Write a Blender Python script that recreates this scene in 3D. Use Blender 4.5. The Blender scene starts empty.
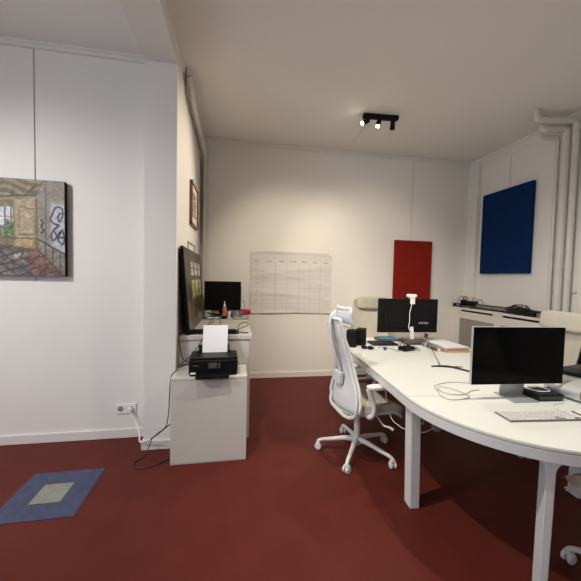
import bpy, bmesh, math, random
from mathutils import Vector, Matrix, noise
random.seed(7)
S = bpy.context.scene
COL = S.collection
R = math.radians
PI = math.pi

# ------------------------------------------------------------------ materials
def mat(name, col, rough=0.5, metal=0.0, var=0.0, scale=8.0, bump=0.0, bscale=60.0, col2=None, spec=0.5, coat=0.0, stretch=None):
    m = bpy.data.materials.new(name); m.use_nodes = True
    nt = m.node_tree; N = nt.nodes; L = nt.links
    b = N['Principled BSDF']
    b.inputs['Base Color'].default_value = (*col, 1)
    b.inputs['Roughness'].default_value = rough
    b.inputs['Metallic'].default_value = metal
    b.inputs['Specular IOR Level'].default_value = spec
    b.inputs['Coat Weight'].default_value = coat
    tc = N.new('ShaderNodeTexCoord'); src = tc.outputs['Object']
    if stretch:
        mp = N.new('ShaderNodeMapping'); mp.inputs['Scale'].default_value = stretch
        L.new(src, mp.inputs['Vector']); src = mp.outputs['Vector']
    if var > 0 or col2:
        n = N.new('ShaderNodeTexNoise'); n.inputs['Scale'].default_value = scale; n.inputs['Detail'].default_value = 5
        L.new(src, n.inputs['Vector'])
        r = N.new('ShaderNodeValToRGB')
        c2 = col2 if col2 else tuple(max(0, c * (1 - var)) for c in col)
        r.color_ramp.elements[0].position = 0.35; r.color_ramp.elements[1].position = 0.65
        r.color_ramp.elements[0].color = (*c2, 1); r.color_ramp.elements[1].color = (*col, 1)
        L.new(n.outputs['Fac'], r.inputs['Fac']); L.new(r.outputs['Color'], b.inputs['Base Color'])
    if bump > 0:
        n2 = N.new('ShaderNodeTexNoise'); n2.inputs['Scale'].default_value = bscale; n2.inputs['Detail'].default_value = 4
        L.new(src, n2.inputs['Vector'])
        bp = N.new('ShaderNodeBump'); bp.inputs['Strength'].default_value = bump; bp.inputs['Distance'].default_value = 0.01
        L.new(n2.outputs['Fac'], bp.inputs['Height']); L.new(bp.outputs['Normal'], b.inputs['Normal'])
    return m

def emis(name, col, strength):
    m = bpy.data.materials.new(name); m.use_nodes = True
    b = m.node_tree.nodes['Principled BSDF']
    b.inputs['Base Color'].default_value = (*col, 1)
    b.inputs['Emission Color'].default_value = (*col, 1)
    b.inputs['Emission Strength'].default_value = strength
    return m

def attr_mat(name, rough=0.5):
    m = bpy.data.materials.new(name); m.use_nodes = True
    nt = m.node_tree; b = nt.nodes['Principled BSDF']
    a = nt.nodes.new('ShaderNodeVertexColor'); a.layer_name = 'print'
    nt.links.new(a.outputs['Color'], b.inputs['Base Color'])
    b.inputs['Roughness'].default_value = rough
    return m

M = {}
M['wall'] = mat('wall_paint', (0.80, 0.775, 0.735), 0.75, var=0.03, scale=1.6, bump=0.08, bscale=120, spec=0.25)
M['ceil'] = mat('ceiling_paint', (0.86, 0.83, 0.79), 0.85, var=0.02, scale=1.2, bump=0.06, bscale=90, spec=0.2)
M['trim'] = mat('trim_paint', (0.76, 0.735, 0.69), 0.45, var=0.03, scale=4, spec=0.4)
M['floor'] = mat('red_linoleum', (0.112, 0.0190, 0.0125), 0.5, col2=(0.098, 0.0165, 0.0108), scale=5, bump=0.05, bscale=45, spec=0.14)
M['inlay_blue'] = mat('blue_linoleum', (0.058, 0.068, 0.135), 0.55, var=0.25, scale=14, spec=0.3)
M['inlay_grey'] = mat('grey_linoleum', (0.25, 0.26, 0.215), 0.55, var=0.2, scale=20, spec=0.3)
M['white_lam'] = mat('white_laminate', (0.60, 0.57, 0.52), 0.4, var=0.02, scale=3, spec=0.4)
M['desk_top'] = mat('desk_laminate', (0.74, 0.755, 0.715), 0.42, var=0.015, scale=3, spec=0.35)
M['desk_metal'] = mat('desk_white_metal', (0.72, 0.72, 0.71), 0.4, var=0.03, scale=10, spec=0.4)
M['seam'] = mat('seam_grey', (0.33, 0.31, 0.28), 0.6, var=0.1)
M['black'] = mat('black_plastic', (0.006, 0.006, 0.0065), 0.42, var=0.2, scale=20, spec=0.22)
M['black_matte'] = mat('matte_black', (0.008, 0.0075, 0.0075), 0.65, var=0.2, scale=30, spec=0.15)
M['screen'] = mat('dark_screen_glass', (0.002, 0.002, 0.0022), 0.12, var=0.05, spec=0.08)
M['screen_matte'] = mat('matte_screen', (0.003, 0.003, 0.0034), 0.5, var=0.05, spec=0.1)
M['alu'] = mat('brushed_aluminium', (0.60, 0.61, 0.61), 0.36, 0.45, var=0.04, scale=30)
M['alu_dark'] = mat('shaded_aluminium', (0.50, 0.50, 0.49), 0.4, 0.5, var=0.04, scale=30)
M['grey_pl'] = mat('grey_plastic', (0.25, 0.25, 0.25), 0.5, var=0.1, scale=20)
M['dgrey'] = mat('dark_grey_plastic', (0.055, 0.053, 0.05), 0.5, var=0.2, scale=20)
M['white_pl'] = mat('white_plastic', (0.80, 0.80, 0.79), 0.35, var=0.02, scale=10)
M['chair_white'] = mat('white_chair_plastic', (0.72, 0.72, 0.70), 0.38, var=0.03, scale=10)
M['chair_mesh'] = mat('white_mesh_fabric', (0.66, 0.67, 0.68), 0.75, var=0.06, scale=120, bump=0.25, bscale=420)
M['chair_seat'] = mat('beige_seat_fabric', (0.60, 0.56, 0.46), 0.85, var=0.08, scale=60, bump=0.2, bscale=300)
M['chair_pad'] = mat('pale_blue_grey_pad', (0.66, 0.69, 0.72), 0.6, var=0.04, scale=30)
M['cream'] = mat('cream_leather', (0.56, 0.53, 0.45), 0.5, var=0.05, scale=12, bump=0.1, bscale=140)
M['cream_grey'] = mat('worn_cream_leather', (0.45, 0.42, 0.35), 0.55, var=0.1, scale=12, bump=0.1, bscale=140)
M['chair_frame_grey'] = mat('beige_grey_frame', (0.44, 0.42, 0.38), 0.5, var=0.05)
M['pipe'] = mat('painted_pipe', (0.68, 0.655, 0.60), 0.4, var=0.05, scale=10)
M['grille'] = mat('grey_grille', (0.33, 0.315, 0.29), 0.6, var=0.14, scale=30, stretch=(1, 1, 0.12))
M['void'] = mat('dark_slot', (0.012, 0.010, 0.008), 0.9, var=0.1)
M['trunk'] = mat('grey_trunking', (0.20, 0.185, 0.165), 0.55, var=0.1, scale=12)
M['red'] = mat('red_canvas', (0.235, 0.017, 0.010), 0.75, col2=(0.205, 0.014, 0.008), scale=9, bump=0.12, bscale=380, spec=0.1)
M['blue'] = mat('blue_canvas', (0.002, 0.024, 0.100), 0.72, col2=(0.002, 0.020, 0.086), scale=7, bump=0.12, bscale=380, spec=0.1)
M['wire'] = mat('hanging_wire', (0.42, 0.41, 0.40), 0.5, 0.3, var=0.05)
M['cable_b'] = mat('black_cable', (0.015, 0.014, 0.013), 0.5, var=0.1)
M['cable_g'] = mat('grey_cable', (0.38, 0.35, 0.31), 0.5, var=0.1)
M['cable_w'] = mat('white_cable', (0.78, 0.77, 0.74), 0.45, var=0.03)
M['paper'] = mat('white_paper', (0.83, 0.82, 0.84), 0.7, var=0.02, scale=12)
M['wood'] = mat('brown_wood_frame', (0.24, 0.115, 0.045), 0.45, var=0.3, scale=20)
M['mount'] = mat('cream_mount_board', (0.80, 0.74, 0.64), 0.8, var=0.03)
M['lens'] = emis('lit_lens', (1.0, 0.86, 0.62), 40)
M['lens_off'] = mat('unlit_lens', (0.09, 0.08, 0.07), 0.3, var=0.1)
M['print'] = attr_mat('printed_canvas', 0.55)
M['print_dark'] = attr_mat('printed_dark_canvas', 0.4)
M['print_paper'] = attr_mat('printed_paper', 0.75)
M['pink'] = mat('pink_fabric', (0.36, 0.012, 0.095), 0.7, var=0.2, scale=40, bump=0.2)
M['orange'] = mat('orange_label', (0.58, 0.20, 0.08), 0.45, var=0.15, scale=30)
M['bluep'] = mat('blue_folder', (0.03, 0.09, 0.22), 0.55, var=0.2, scale=20)
M['cyan'] = mat('cyan_paper', (0.06, 0.33, 0.56), 0.6, var=0.08, scale=20)
M['capblue'] = mat('blue_cap', (0.02, 0.06, 0.42), 0.35, var=0.1)
M['teal'] = mat('grey_green_folder', (0.16, 0.22, 0.20), 0.6, var=0.1)
M['yellow'] = mat('yellow_folder', (0.66, 0.43, 0.11), 0.6, var=0.1, scale=20)
M['coral'] = mat('coral_folder', (0.62, 0.20, 0.11), 0.6, var=0.1)
M['brown'] = mat('brown_case', (0.12, 0.10, 0.085), 0.55, var=0.15, scale=20)
M['mug'] = mat('grey_ceramic', (0.21, 0.22, 0.24), 0.3, var=0.1)
M['key'] = mat('keyboard_key', (0.84, 0.83, 0.80), 0.45, var=0.02)
M['keybase'] = mat('keyboard_base', (0.20, 0.195, 0.18), 0.4, 0.2, var=0.03)
def clear_mat():
    m = mat('clear_plastic', (0.92, 0.92, 0.90), 0.12, var=0.02)
    b = m.node_tree.nodes['Principled BSDF']
    b.inputs['Transmission Weight'].default_value = 0.9; b.inputs['IOR'].default_value = 1.2
    return m
M['clear'] = clear_mat()

# ------------------------------------------------------------------ mesh helpers
def tm(loc=(0, 0, 0), rot=(0, 0, 0)):
    from mathutils import Euler
    return Matrix.Translation(loc) @ Euler(rot, 'XYZ').to_matrix().to_4x4()

def merge(bm, t):
    me = bpy.data.meshes.new('t'); t.to_mesh(me); t.free(); bm.from_mesh(me); bpy.data.meshes.remove(me)

def box(bm, c, s, rot=(0, 0, 0), bev=0.0, seg=2):
    t = bmesh.new(); bmesh.ops.create_cube(t, size=1)
    bmesh.ops.scale(t, vec=s, verts=t.verts)
    if bev > 0:
        bmesh.ops.bevel(t, geom=t.edges[:], offset=min(bev, min(s) * .49), segments=seg, affect='EDGES', profile=.5)
    bmesh.ops.transform(t, matrix=tm(c, rot), verts=t.verts); merge(bm, t)

def bx(bm, x0, x1, y0, y1, z0, z1, bev=0.0, seg=2):
    box(bm, ((x0 + x1) / 2, (y0 + y1) / 2, (z0 + z1) / 2), (abs(x1 - x0), abs(y1 - y0), abs(z1 - z0)), bev=bev, seg=seg)

def cyl(bm, p0, p1, r0, r1=None, n=20, bev=0.0):
    r1 = r0 if r1 is None else r1
    p0 = Vector(p0); p1 = Vector(p1); d = p1 - p0
    t = bmesh.new(); bmesh.ops.create_cone(t, cap_ends=True, segments=n, radius1=r0, radius2=r1, depth=d.length)
    if bev > 0:
        ed = [e for e in t.edges if abs(e.verts[0].co.z - e.verts[1].co.z) < 1e-6]
        bmesh.ops.bevel(t, geom=ed, offset=bev, segments=2, affect='EDGES')
    q = Vector((0, 0, 1)).rotation_difference(d.normalized())
    bmesh.ops.transform(t, matrix=Matrix.Translation((p0 + p1) / 2) @ q.to_matrix().to_4x4(), verts=t.verts); merge(bm, t)

def spline(pts, n=8, closed=False):
    P = [Vector(p) for p in pts]; out = []; m = len(P)
    rng = range(m if closed else m - 1)
    for i in rng:
        a = P[(i - 1) % m] if closed or i > 0 else P[i]; b = P[i]; c = P[(i + 1) % m]
        d = P[(i + 2) % m] if closed or i + 2 < m else c
        for k in range(n):
            t = k / n
            out.append(.5 * ((2 * b) + (c - a) * t + (2 * a - 5 * b + 4 * c - d) * t * t + (3 * b - a - 3 * c + d) * t ** 3))
    if not closed: out.append(P[-1])
    return out

def tube(bm, pts, r, n=8, smooth=0, closed=False, rz=None):
    """sweep a circle (or an ellipse r x rz) along points; r may be a list"""
    P = spline(pts, smooth, closed) if smooth else [Vector(p) for p in pts]
    m = len(P)
    rr = r if isinstance(r, (list, tuple)) else None
    t = bmesh.new(); rings = []; up = None
    for i in range(m):
        a = P[(i - 1) % m] if closed or i > 0 else P[i]; b = P[(i + 1) % m] if closed or i < m - 1 else P[i]
        d = (b - a).normalized()
        if up is None:
            up = Vector((0, 0, 1)) if abs(d.z) < .9 else Vector((1, 0, 0))
        up = (up - d * up.dot(d)).normalized(); s = d.cross(up)
        if rr:
            f = i / (m - 1) * (len(rr) - 1); k = min(int(f), len(rr) - 2); q = rr[k] + (rr[k + 1] - rr[k]) * (f - k)
        else: q = r
        ring = [t.verts.new(P[i] + s * math.cos(2 * PI * j / n) * q + up * math.sin(2 * PI * j / n) * (q if rz is None else rz)) for j in range(n)]
        rings.append(ring)
    for i in range(m if closed else m - 1):
        A = rings[i]; B = rings[(i + 1) % m]
        for j in range(n): t.faces.new((A[j], A[(j + 1) % n], B[(j + 1) % n], B[j]))
    if not closed:
        t.faces.new(list(reversed(rings[0]))); t.faces.new(rings[-1])
    bmesh.ops.recalc_face_normals(t, faces=t.faces); merge(bm, t)

def lathe(bm, prof, c=(0, 0, 0), n=24):
    t = bmesh.new(); rings = []
    for r, z in prof:
        rings.append([t.verts.new((c[0] + r * math.cos(2 * PI * j / n), c[1] + r * math.sin(2 * PI * j / n), c[2] + z)) for j in range(n)])
    for A, B in zip(rings, rings[1:]):
        for j in range(n): t.faces.new((A[j], A[(j + 1) % n], B[(j + 1) % n], B[j]))
    t.faces.new(list(reversed(rings[0]))); t.faces.new(rings[-1])
    bmesh.ops.recalc_face_normals(t, faces=t.faces); merge(bm, t)

def prism(bm, poly, z0, z1, mtx=None, bev=0.0):
    t = bmesh.new(); vs = [t.verts.new((x, y, z0)) for x, y in poly]; f = t.faces.new(vs)
    r = bmesh.ops.extrude_face_region(t, geom=[f])
    bmesh.ops.translate(t, vec=(0, 0, z1 - z0), verts=[v for v in r['geom'] if isinstance(v, bmesh.types.BMVert)])
    bmesh.ops.recalc_face_normals(t, faces=t.faces)
    if bev > 0:
        ed = [e for e in t.edges if abs(e.verts[0].co.z - e.verts[1].co.z) < 1e-6]
        bmesh.ops.bevel(t, geom=ed, offset=bev, segments=2, affect='EDGES')
    if mtx: bmesh.ops.transform(t, matrix=mtx, verts=t.verts)
    merge(bm, t)

def slab(bm, fn, nu, nv, thick):
    """a curved sheet: fn(u,v)->Vector, given thickness along its normals"""
    t = bmesh.new(); g = [[t.verts.new(fn(i / nu, j / nv)) for j in range(nv + 1)] for i in range(nu + 1)]
    for i in range(nu):
        for j in range(nv): t.faces.new((g[i][j], g[i + 1][j], g[i + 1][j + 1], g[i][j + 1]))
    bmesh.ops.recalc_face_normals(t, faces=t.faces)
    bmesh.ops.solidify(t, geom=t.faces[:], thickness=thick); bmesh.ops.recalc_face_normals(t, faces=t.faces); merge(bm, t)

def pillow(bm, c, s, rot=(0, 0, 0), p=4.0, nu=28, nv=16):
    """superellipsoid cushion"""
    t = bmesh.new()
    sg = lambda v, e: math.copysign(abs(v) ** e, v)
    e = 2 / p; rows = []
    for j in range(1, nv):
        ph = -PI / 2 + PI * j / nv
        rows.append([t.verts.new((s[0] / 2 * sg(math.cos(ph), e) * sg(math.cos(2 * PI * i / nu), e), s[1] / 2 * sg(math.cos(ph), e) * sg(math.sin(2 * PI * i / nu), e), s[2] / 2 * sg(math.sin(ph), e))) for i in range(nu)])
    b = t.verts.new((0, 0, -s[2] / 2)); a = t.verts.new((0, 0, s[2] / 2))
    for A, B in zip(rows, rows[1:]):
        for i in range(nu): t.faces.new((A[i], A[(i + 1) % nu], B[(i + 1) % nu], B[i]))
    for i in range(nu):
        t.faces.new((b, rows[0][(i + 1) % nu], rows[0][i])); t.faces.new((a, rows[-1][i], rows[-1][(i + 1) % nu]))
    bmesh.ops.transform(t, matrix=tm(c, rot), verts=t.verts); merge(bm, t)

def obj(name, bm, m, parent=None, ang=38):
    me = bpy.data.meshes.new(name); bm.to_mesh(me); bm.free()
    me.materials.append(m if not isinstance(m, str) else M[m])
    me.shade_smooth(); me.set_sharp_from_angle(angle=R(ang))
    o = bpy.data.objects.new(name, me); COL.objects.link(o)
    wn = o.modifiers.new('face_normals', 'WEIGHTED_NORMAL'); wn.keep_sharp = True; wn.weight = 80
    if parent: o.parent = parent
    return o

def B(): return bmesh.new()

def tag(o, label, cat, group=None):
    o['label'] = label; o['category'] = cat
    if group: o['group'] = group
    return o

def thing(name, label, cat, loc=(0, 0, 0), rz=0.0, group=None):
    o = bpy.data.objects.new(name, None); COL.objects.link(o)
    o.empty_display_size = .1; o.location = loc; o.rotation_euler = (0, 0, rz)
    return tag(o, label, cat, group)

def struct(name, bm, m, parent=None):
    o = obj(name, bm, m, parent)
    if not parent: o['kind'] = 'structure'
    return o

def kids(o): return [c for c in bpy.data.objects if c.parent == o]
def dup(o, parent=None):
    c = o.copy(); COL.objects.link(c)
    if parent: c.parent = parent
    for k in kids(o): dup(k, c)
    return c

def raster(name, m, parent, nu, nv, pos, col):
    """a printed sheet: pos(u,v) -> point, col(u,v) -> rgb linear, one colour per grid corner"""
    verts = [pos(i / nu, j / nv) for j in range(nv + 1) for i in range(nu + 1)]
    faces = [(j * (nu + 1) + i, j * (nu + 1) + i + 1, (j + 1) * (nu + 1) + i + 1, (j + 1) * (nu + 1) + i) for j in range(nv) for i in range(nu)]
    me = bpy.data.meshes.new(name); me.from_pydata(verts, [], faces)
    a = me.color_attributes.new('print', 'FLOAT_COLOR', 'POINT')
    buf = []
    for j in range(nv + 1):
        for i in range(nu + 1): buf += [*col(i / nu, j / nv), 1.0]
    a.data.foreach_set('color', buf)
    me.materials.append(M[m]); me.shade_smooth()
    o = bpy.data.objects.new(name, me); COL.objects.link(o); o.parent = parent
    return o

def lin(r, g, b): return tuple(((c / 255) / 12.92 if c / 255 <= .04045 else ((c / 255 + .055) / 1.055) ** 2.4) for c in (r, g, b))
def mix(a, b, t): t = max(0, min(1, t)); return tuple(x + (y - x) * t for x, y in zip(a, b))
def nz(x, y, s=1.0, k=0): return noise.fractal(Vector((x * s, y * s, k * 7.3)), 1.0, 2.0, 4)

# ------------------------------------------------------------------ room shell
XL, XR, YB, YL, ZC = -0.484, 3.70, 4.457, 2.952, 3.335   # side wall, right wall, back wall, left-hand wall, ceiling
YF, XW = -2.4, -3.4
b = B(); bx(b, XW - .2, XR + .2, YF - .2, YB + .2, -.15, 0); struct('floor', b, 'floor')
b = B(); bx(b, XW - .2, XR + .2, YF - .2, YB + .2, ZC, ZC + .15); struct('ceiling', b, 'ceil')
b = B(); bx(b, -.735, XR + .2, YB, YB + .2, 0, ZC); struct('wall_back', b, 'wall')
b = B(); bx(b, XR, XR + .2, YF - .2, YB, 0, ZC); struct('wall_right', b, 'wall')
b = B(); bx(b, XW - .2, -.735, YL, YL + .2, 0, ZC); struct('wall_left', b, 'wall')
b = B(); bx(b, -.735, XL, 2.717, YB, 0, ZC); struct('wall_side', b, 'wall')
b = B(); bx(b, -.735, XL, YF, 2.717, 3.165, ZC); struct('trim_1', b, 'wall')               # beam above the opening
# far wall of the left-hand room, with its window
wy0, wy1, wz0, wz1 = -1.5, .9, .95, 2.9
b = B()
bx(b, XW - .2, XW, YF - .2, wy0, 0, ZC); bx(b, XW - .2, XW, wy1, YL, 0, ZC); bx(b, XW - .2, XW, wy0, wy1, 0, wz0); bx(b, XW - .2, XW, wy0, wy1, wz1, ZC)
struct('wall_far_left', b, 'wall')
b = B()
for y in (wy0 + .03, (wy0 + wy1) / 2, wy1 - .03): bx(b, XW - .12, XW - .06, y - .03, y + .03, wz0, wz1)
for z in (wz0 + .03, 2.2, wz1 - .03): bx(b, XW - .115, XW - .065, wy0, wy1, z - .03, z + .03)
struct('window_1', b, 'trim')
b = B(); bx(b, XW, XR, YF - .2, YF, 0, ZC); struct('wall_front', b, 'wall')
# corner chase beside the right wall
b = B(); bx(b, 3.635, XR, 4.26, YB, 0, ZC, .004); struct('trim_2', b, 'wall')
# cornices
def molding(name, prof, p0, p1, inward):
    """prof: (distance from wall, height below ceiling) outline swept from p0 to p1"""
    b = B(); d = (Vector(p1) - Vector(p0)).normalized(); w = Vector(inward)
    t = bmesh.new(); ends = []
    for p in (p0, p1):
        ends.append([t.verts.new(Vector(p) + w * a + Vector((0, 0, h))) for a, h in prof])
    n = len(prof)
    for i in range(n): t.faces.new((ends[0][i], ends[0][(i + 1) % n], ends[1][(i + 1) % n], ends[1][i]))
    t.faces.new(ends[0]); t.faces.new(list(reversed(ends[1]))); bmesh.ops.recalc_face_normals(t, faces=t.faces); merge(b, t)
    return struct(name, b, 'trim')
small = [(0, 0), (.034, 0), (.034, -.016), (.022, -.026), (.022, -.036), (.012, -.05), (0, -.055)]
big = [(0, 0), (.07, 0), (.07, -.018), (.05, -.034), (.048, -.062), (.03, -.09), (.012, -.12), (0, -.125)]
mid = [(0, 0), (.022, 0), (.022, -.014), (.012, -.022), (.012, -.038), (.02, -.044), (.02, -.054), (0, -.058)]
molding('trim_3', small, (XL, YB, ZC), (3.635, YB, ZC), (0, -1, 0))
molding('trim_4', big, (XR, 4.26, ZC), (XR, YF, ZC), (-1, 0, 0))
molding('trim_5', mid, (XW, YL, ZC), (-.735, YL, ZC), (0, -1, 0))
molding('trim_6', [(0, 0), (.02, 0), (.02, -.02), (.012, -.035), (.012, -.06), (0, -.07)], (XL, YF, ZC), (XL, 2.98, ZC), (1, 0, 0))
# skirting boards
def skirt(name, x0, x1, y0, y1, h=.078):
    b = B(); bx(b, x0, x1, y0, y1, 0, h, .004); struct(name, b, 'trim')
skirt('baseboard_back', .16, 3.40, YB - .016, YB)
skirt('baseboard_left', XW, -.735, YL - .016, YL)
skirt('baseboard_pillar', -.751, XL + .006, 2.701, 2.717)
skirt('baseboard_side', -.751, -.735, 2.701, YL - .016)
skirt('baseboard_right', XR - .016, XR, YF, 2.6)

# floor inlay, blue square with a grey centre
t = thing('floor_tile', 'blue square tile with a grey centre set in the red floor', 'floor tile', (-1.173, 2.245, 0), R(0.5))
b = B(); bx(b, -.235, .235, -.24, .24, .0004, .003); obj('border', b, 'inlay_blue', t)
b = B(); bx(b, -.09, .09, -.095, .095, .0004, .0038); o = obj('centre_square', b, 'inlay_grey', t); o['label'] = 'pale grey centre square'

# ------------------------------------------------------------------ pipes
def elbow(pts, r, k=6):
    """polyline with rounded corners"""
    P = [Vector(p) for p in pts]; out = [P[0]]
    for a, c, d in zip(P, P[1:], P[2:]):
        u = (a - c).normalized() * r; v = (d - c).normalized() * r
        for i in range(k + 1):
            s = i / k; out.append(c + u * (1 - s) ** 2 + v * s ** 2)
    out.append(P[-1]); return out
PG = 'heating pipes on the right wall'
for nm, y, r, zt, xe, lab in (('thin', 3.06, .020, 3.155, 3.46, 'thinnest white vertical pipe, farthest left of the three'),
                              ('thick', 2.965, .044, 3.20, 3.36, 'thickest white vertical pipe, between the two thinner ones'),
                              ('medium', 2.868, .031, 3.238, 3.18, 'rightmost white pipe, running highest under the ceiling')):
    rt = min(r, .032)
    t = thing('heating_pipe', lab + ' on the right wall', 'pipe', (0, 0, 0), 0, PG)
    b = B(); tube(b, elbow([(3.63, y, 1.066), (3.63, y, zt), (xe, y + .06, zt - .012), (xe, y + .06, ZC)], .05), r if r < .04 else [r, r, r, r, r, r, .034, .03, .028], 14); obj('pipe_run', b, 'pipe', t)
    for z in (1.66, zt - .08):
        b = B(); cyl(b, (3.63, y, z - .018), (3.63, y, z + .018), r + .006, n=20, bev=.003); obj('collar', b, 'pipe', t)
t = thing('pipe_bracket', 'white bar bracket strapping the vertical pipes to the right wall', 'bracket', (3.63, 2.96, 1.38))
b = B(); bx(b, .042, .06, -.15, .16, -.012, .012, .003); obj('bar', b, 'pipe', t)
b = B(); bx(b, .06, .069, -.02, .02, -.02, .02, .002); obj('wall_plate', b, 'pipe', t)

# pipe running along the left side wall under the ceiling and down the corner
t = thing('corner_pipe', 'painted pipe along the side wall under the ceiling and down the corner', 'pipe')
b = B(); tube(b, [(-.452, 3.03, 3.262), (-.446, 3.048, 3.252), (-.434, 3.10, 3.215), (-.432, 3.22, 3.155), (-.432, 3.45, 3.135), (-.432, 3.75, 3.125), (-.43, 4.05, 3.11), (-.426, 4.33, 3.07), (-.425, 4.41, 2.95), (-.425, 4.42, 2.75), (-.425, 4.42, 1.8), (-.425, 4.42, .9445)], .029, 12, smooth=6); obj('pipe_run', b, 'pipe', t)
b = B(); cyl(b, (-.4825, 3.028, 3.262), (-.476, 3.028, 3.262), .036, n=16, bev=.002); obj('wall_collar', b, 'pipe', t)
b = B(); tube(b, [(-.461, 3.0, 3.325), (-.470, 3.06, 3.18), (-.463, 3.2, 3.115), (-.463, 3.6, 3.095), (-.463, 4.1, 3.075), (-.463, 4.36, 3.0), (-.463, 4.38, 2.8), (-.463, 4.39, 1.9)], .006, 6, smooth=6); o = obj('pipe_shadow_line', b, 'trunk', t); o['label'] = 'dark thin strip drawn as the shadow beside the pipe'  # thin dark tube modelled in place of the pipe's shadow line

# ------------------------------------------------------------------ ceiling spotlight
t = thing('ceiling_spotlight', 'black bar with three spotlight heads on the ceiling', 'light', (1.605, 3.40, ZC), R(-4))
b = B(); bx(b, -.205, .205, -.03, .03, -.045, 0, .004); obj('bar', b, 'black_matte', t)
SP = []
for x, d, on in ((-.155, Vector((-.84, -.20, -.50)), 1), (-.02, Vector((-.32, -.42, -.85)), 1), (.145, Vector((.05, .25, -1.0)), 0)):
    d.normalize(); p = Vector((x, 0, -.075))
    h = B(); cyl(h, p - d * .02, p + d * .075, .025, .029, n=20, bev=.003); ho = obj('spot_head', h, 'black_matte', t)
    if not on: ho['label'] = 'unlit spotlight head'
    s = B(); cyl(s, (x, 0, -.045), p, .007, n=10); bx(s, x - .014, x + .014, -.006, .006, -.075, -.05, .002); obj('swivel', s, 'black_matte', ho)
    l = B()
    cyl(l, p + d * .0755, p + d * (.082 if on else .077), .020, .016 if on else .020, n=20); obj('lens', l, 'lens' if on else 'lens_off', ho)
    SP.append((p, d, on))
b = B(); tube(b, [(1.50, 3.42, ZC - .004), (1.54, 3.75, ZC - .004), (1.585, 4.42, ZC - .004)], .004, 6)
tag(obj('ceiling_cable', b, 'cable_w'), 'thin white cable along the ceiling from the spotlight to the wall', 'cable')

# ------------------------------------------------------------------ hanging pictures
def hang_wire(name, x, y, z0, lab, ox=0):
    b = B(); cyl(b, (x, y, z0), (x + ox, y, ZC - .05), .0025, n=6); return tag(obj(name, b, 'wire'), lab, 'wire')
def canvas(name, lab, mname, w, h, d, loc, rz):
    t = thing(name, lab, 'painting', loc, rz)
    b = B(); bx(b, -w / 2, w / 2, -d, 0, 0, h, .004); obj('canvas', b, mname, t)
    b = B(); bx(b, -w / 2 + .02, w / 2 - .02, 0, .006, .02, h - .02); obj('stretcher', b, 'wood', t); return t
canvas('red_painting', 'plain red upright canvas hanging on the back wall', 'red', .62, 1.30, .04, (2.695, 4.44, .77), 0)
hang_wire('picture_wire', 2.665, 4.449, 2.06, 'thin wire above the red canvas')
canvas('blue_painting', 'plain dark blue canvas hanging on the right wall', 'blue', .80, 1.165, .045, (3.688, 3.755, 1.585), R(-90))
hang_wire('picture_wire', 3.693, 3.745, 2.74, 'thin wire above the blue canvas')

# ruined salon photograph, left
PW, PH = 1.20, .785
t = thing('photo_canvas', 'wide canvas photograph of a derelict room with graffiti on the left wall', 'picture', (-1.40 - PW / 2, YL - .012, 1.43), 0)
b = B(); bx(b, -PW / 2, PW / 2, -.043, 0, 0, PH, .002); obj('canvas', b, 'black_matte', t)
gr = [spline([(268, 215, 0), (285, 180, 0), (312, 178, 0), (322, 210, 0), (305, 250, 0), (296, 225, 0), (310, 205, 0)], 8),
      spline([(270, 215, 0), (258, 240, 0), (280, 262, 0), (300, 268, 0), (278, 290, 0), (262, 320, 0), (272, 345, 0), (290, 325, 0), (278, 300, 0)], 8),
      spline([(320, 290, 0), (300, 310, 0), (298, 345, 0), (318, 365, 0), (328, 340, 0), (322, 300, 0), (300, 325, 0), (326, 330, 0)], 8),
      spline([(214, 245, 0), (222, 262, 0), (212, 280, 0), (226, 296, 0), (214, 310, 0)], 6)]
grp = [(p.x, p.y) for g in gr for p in g]
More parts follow.
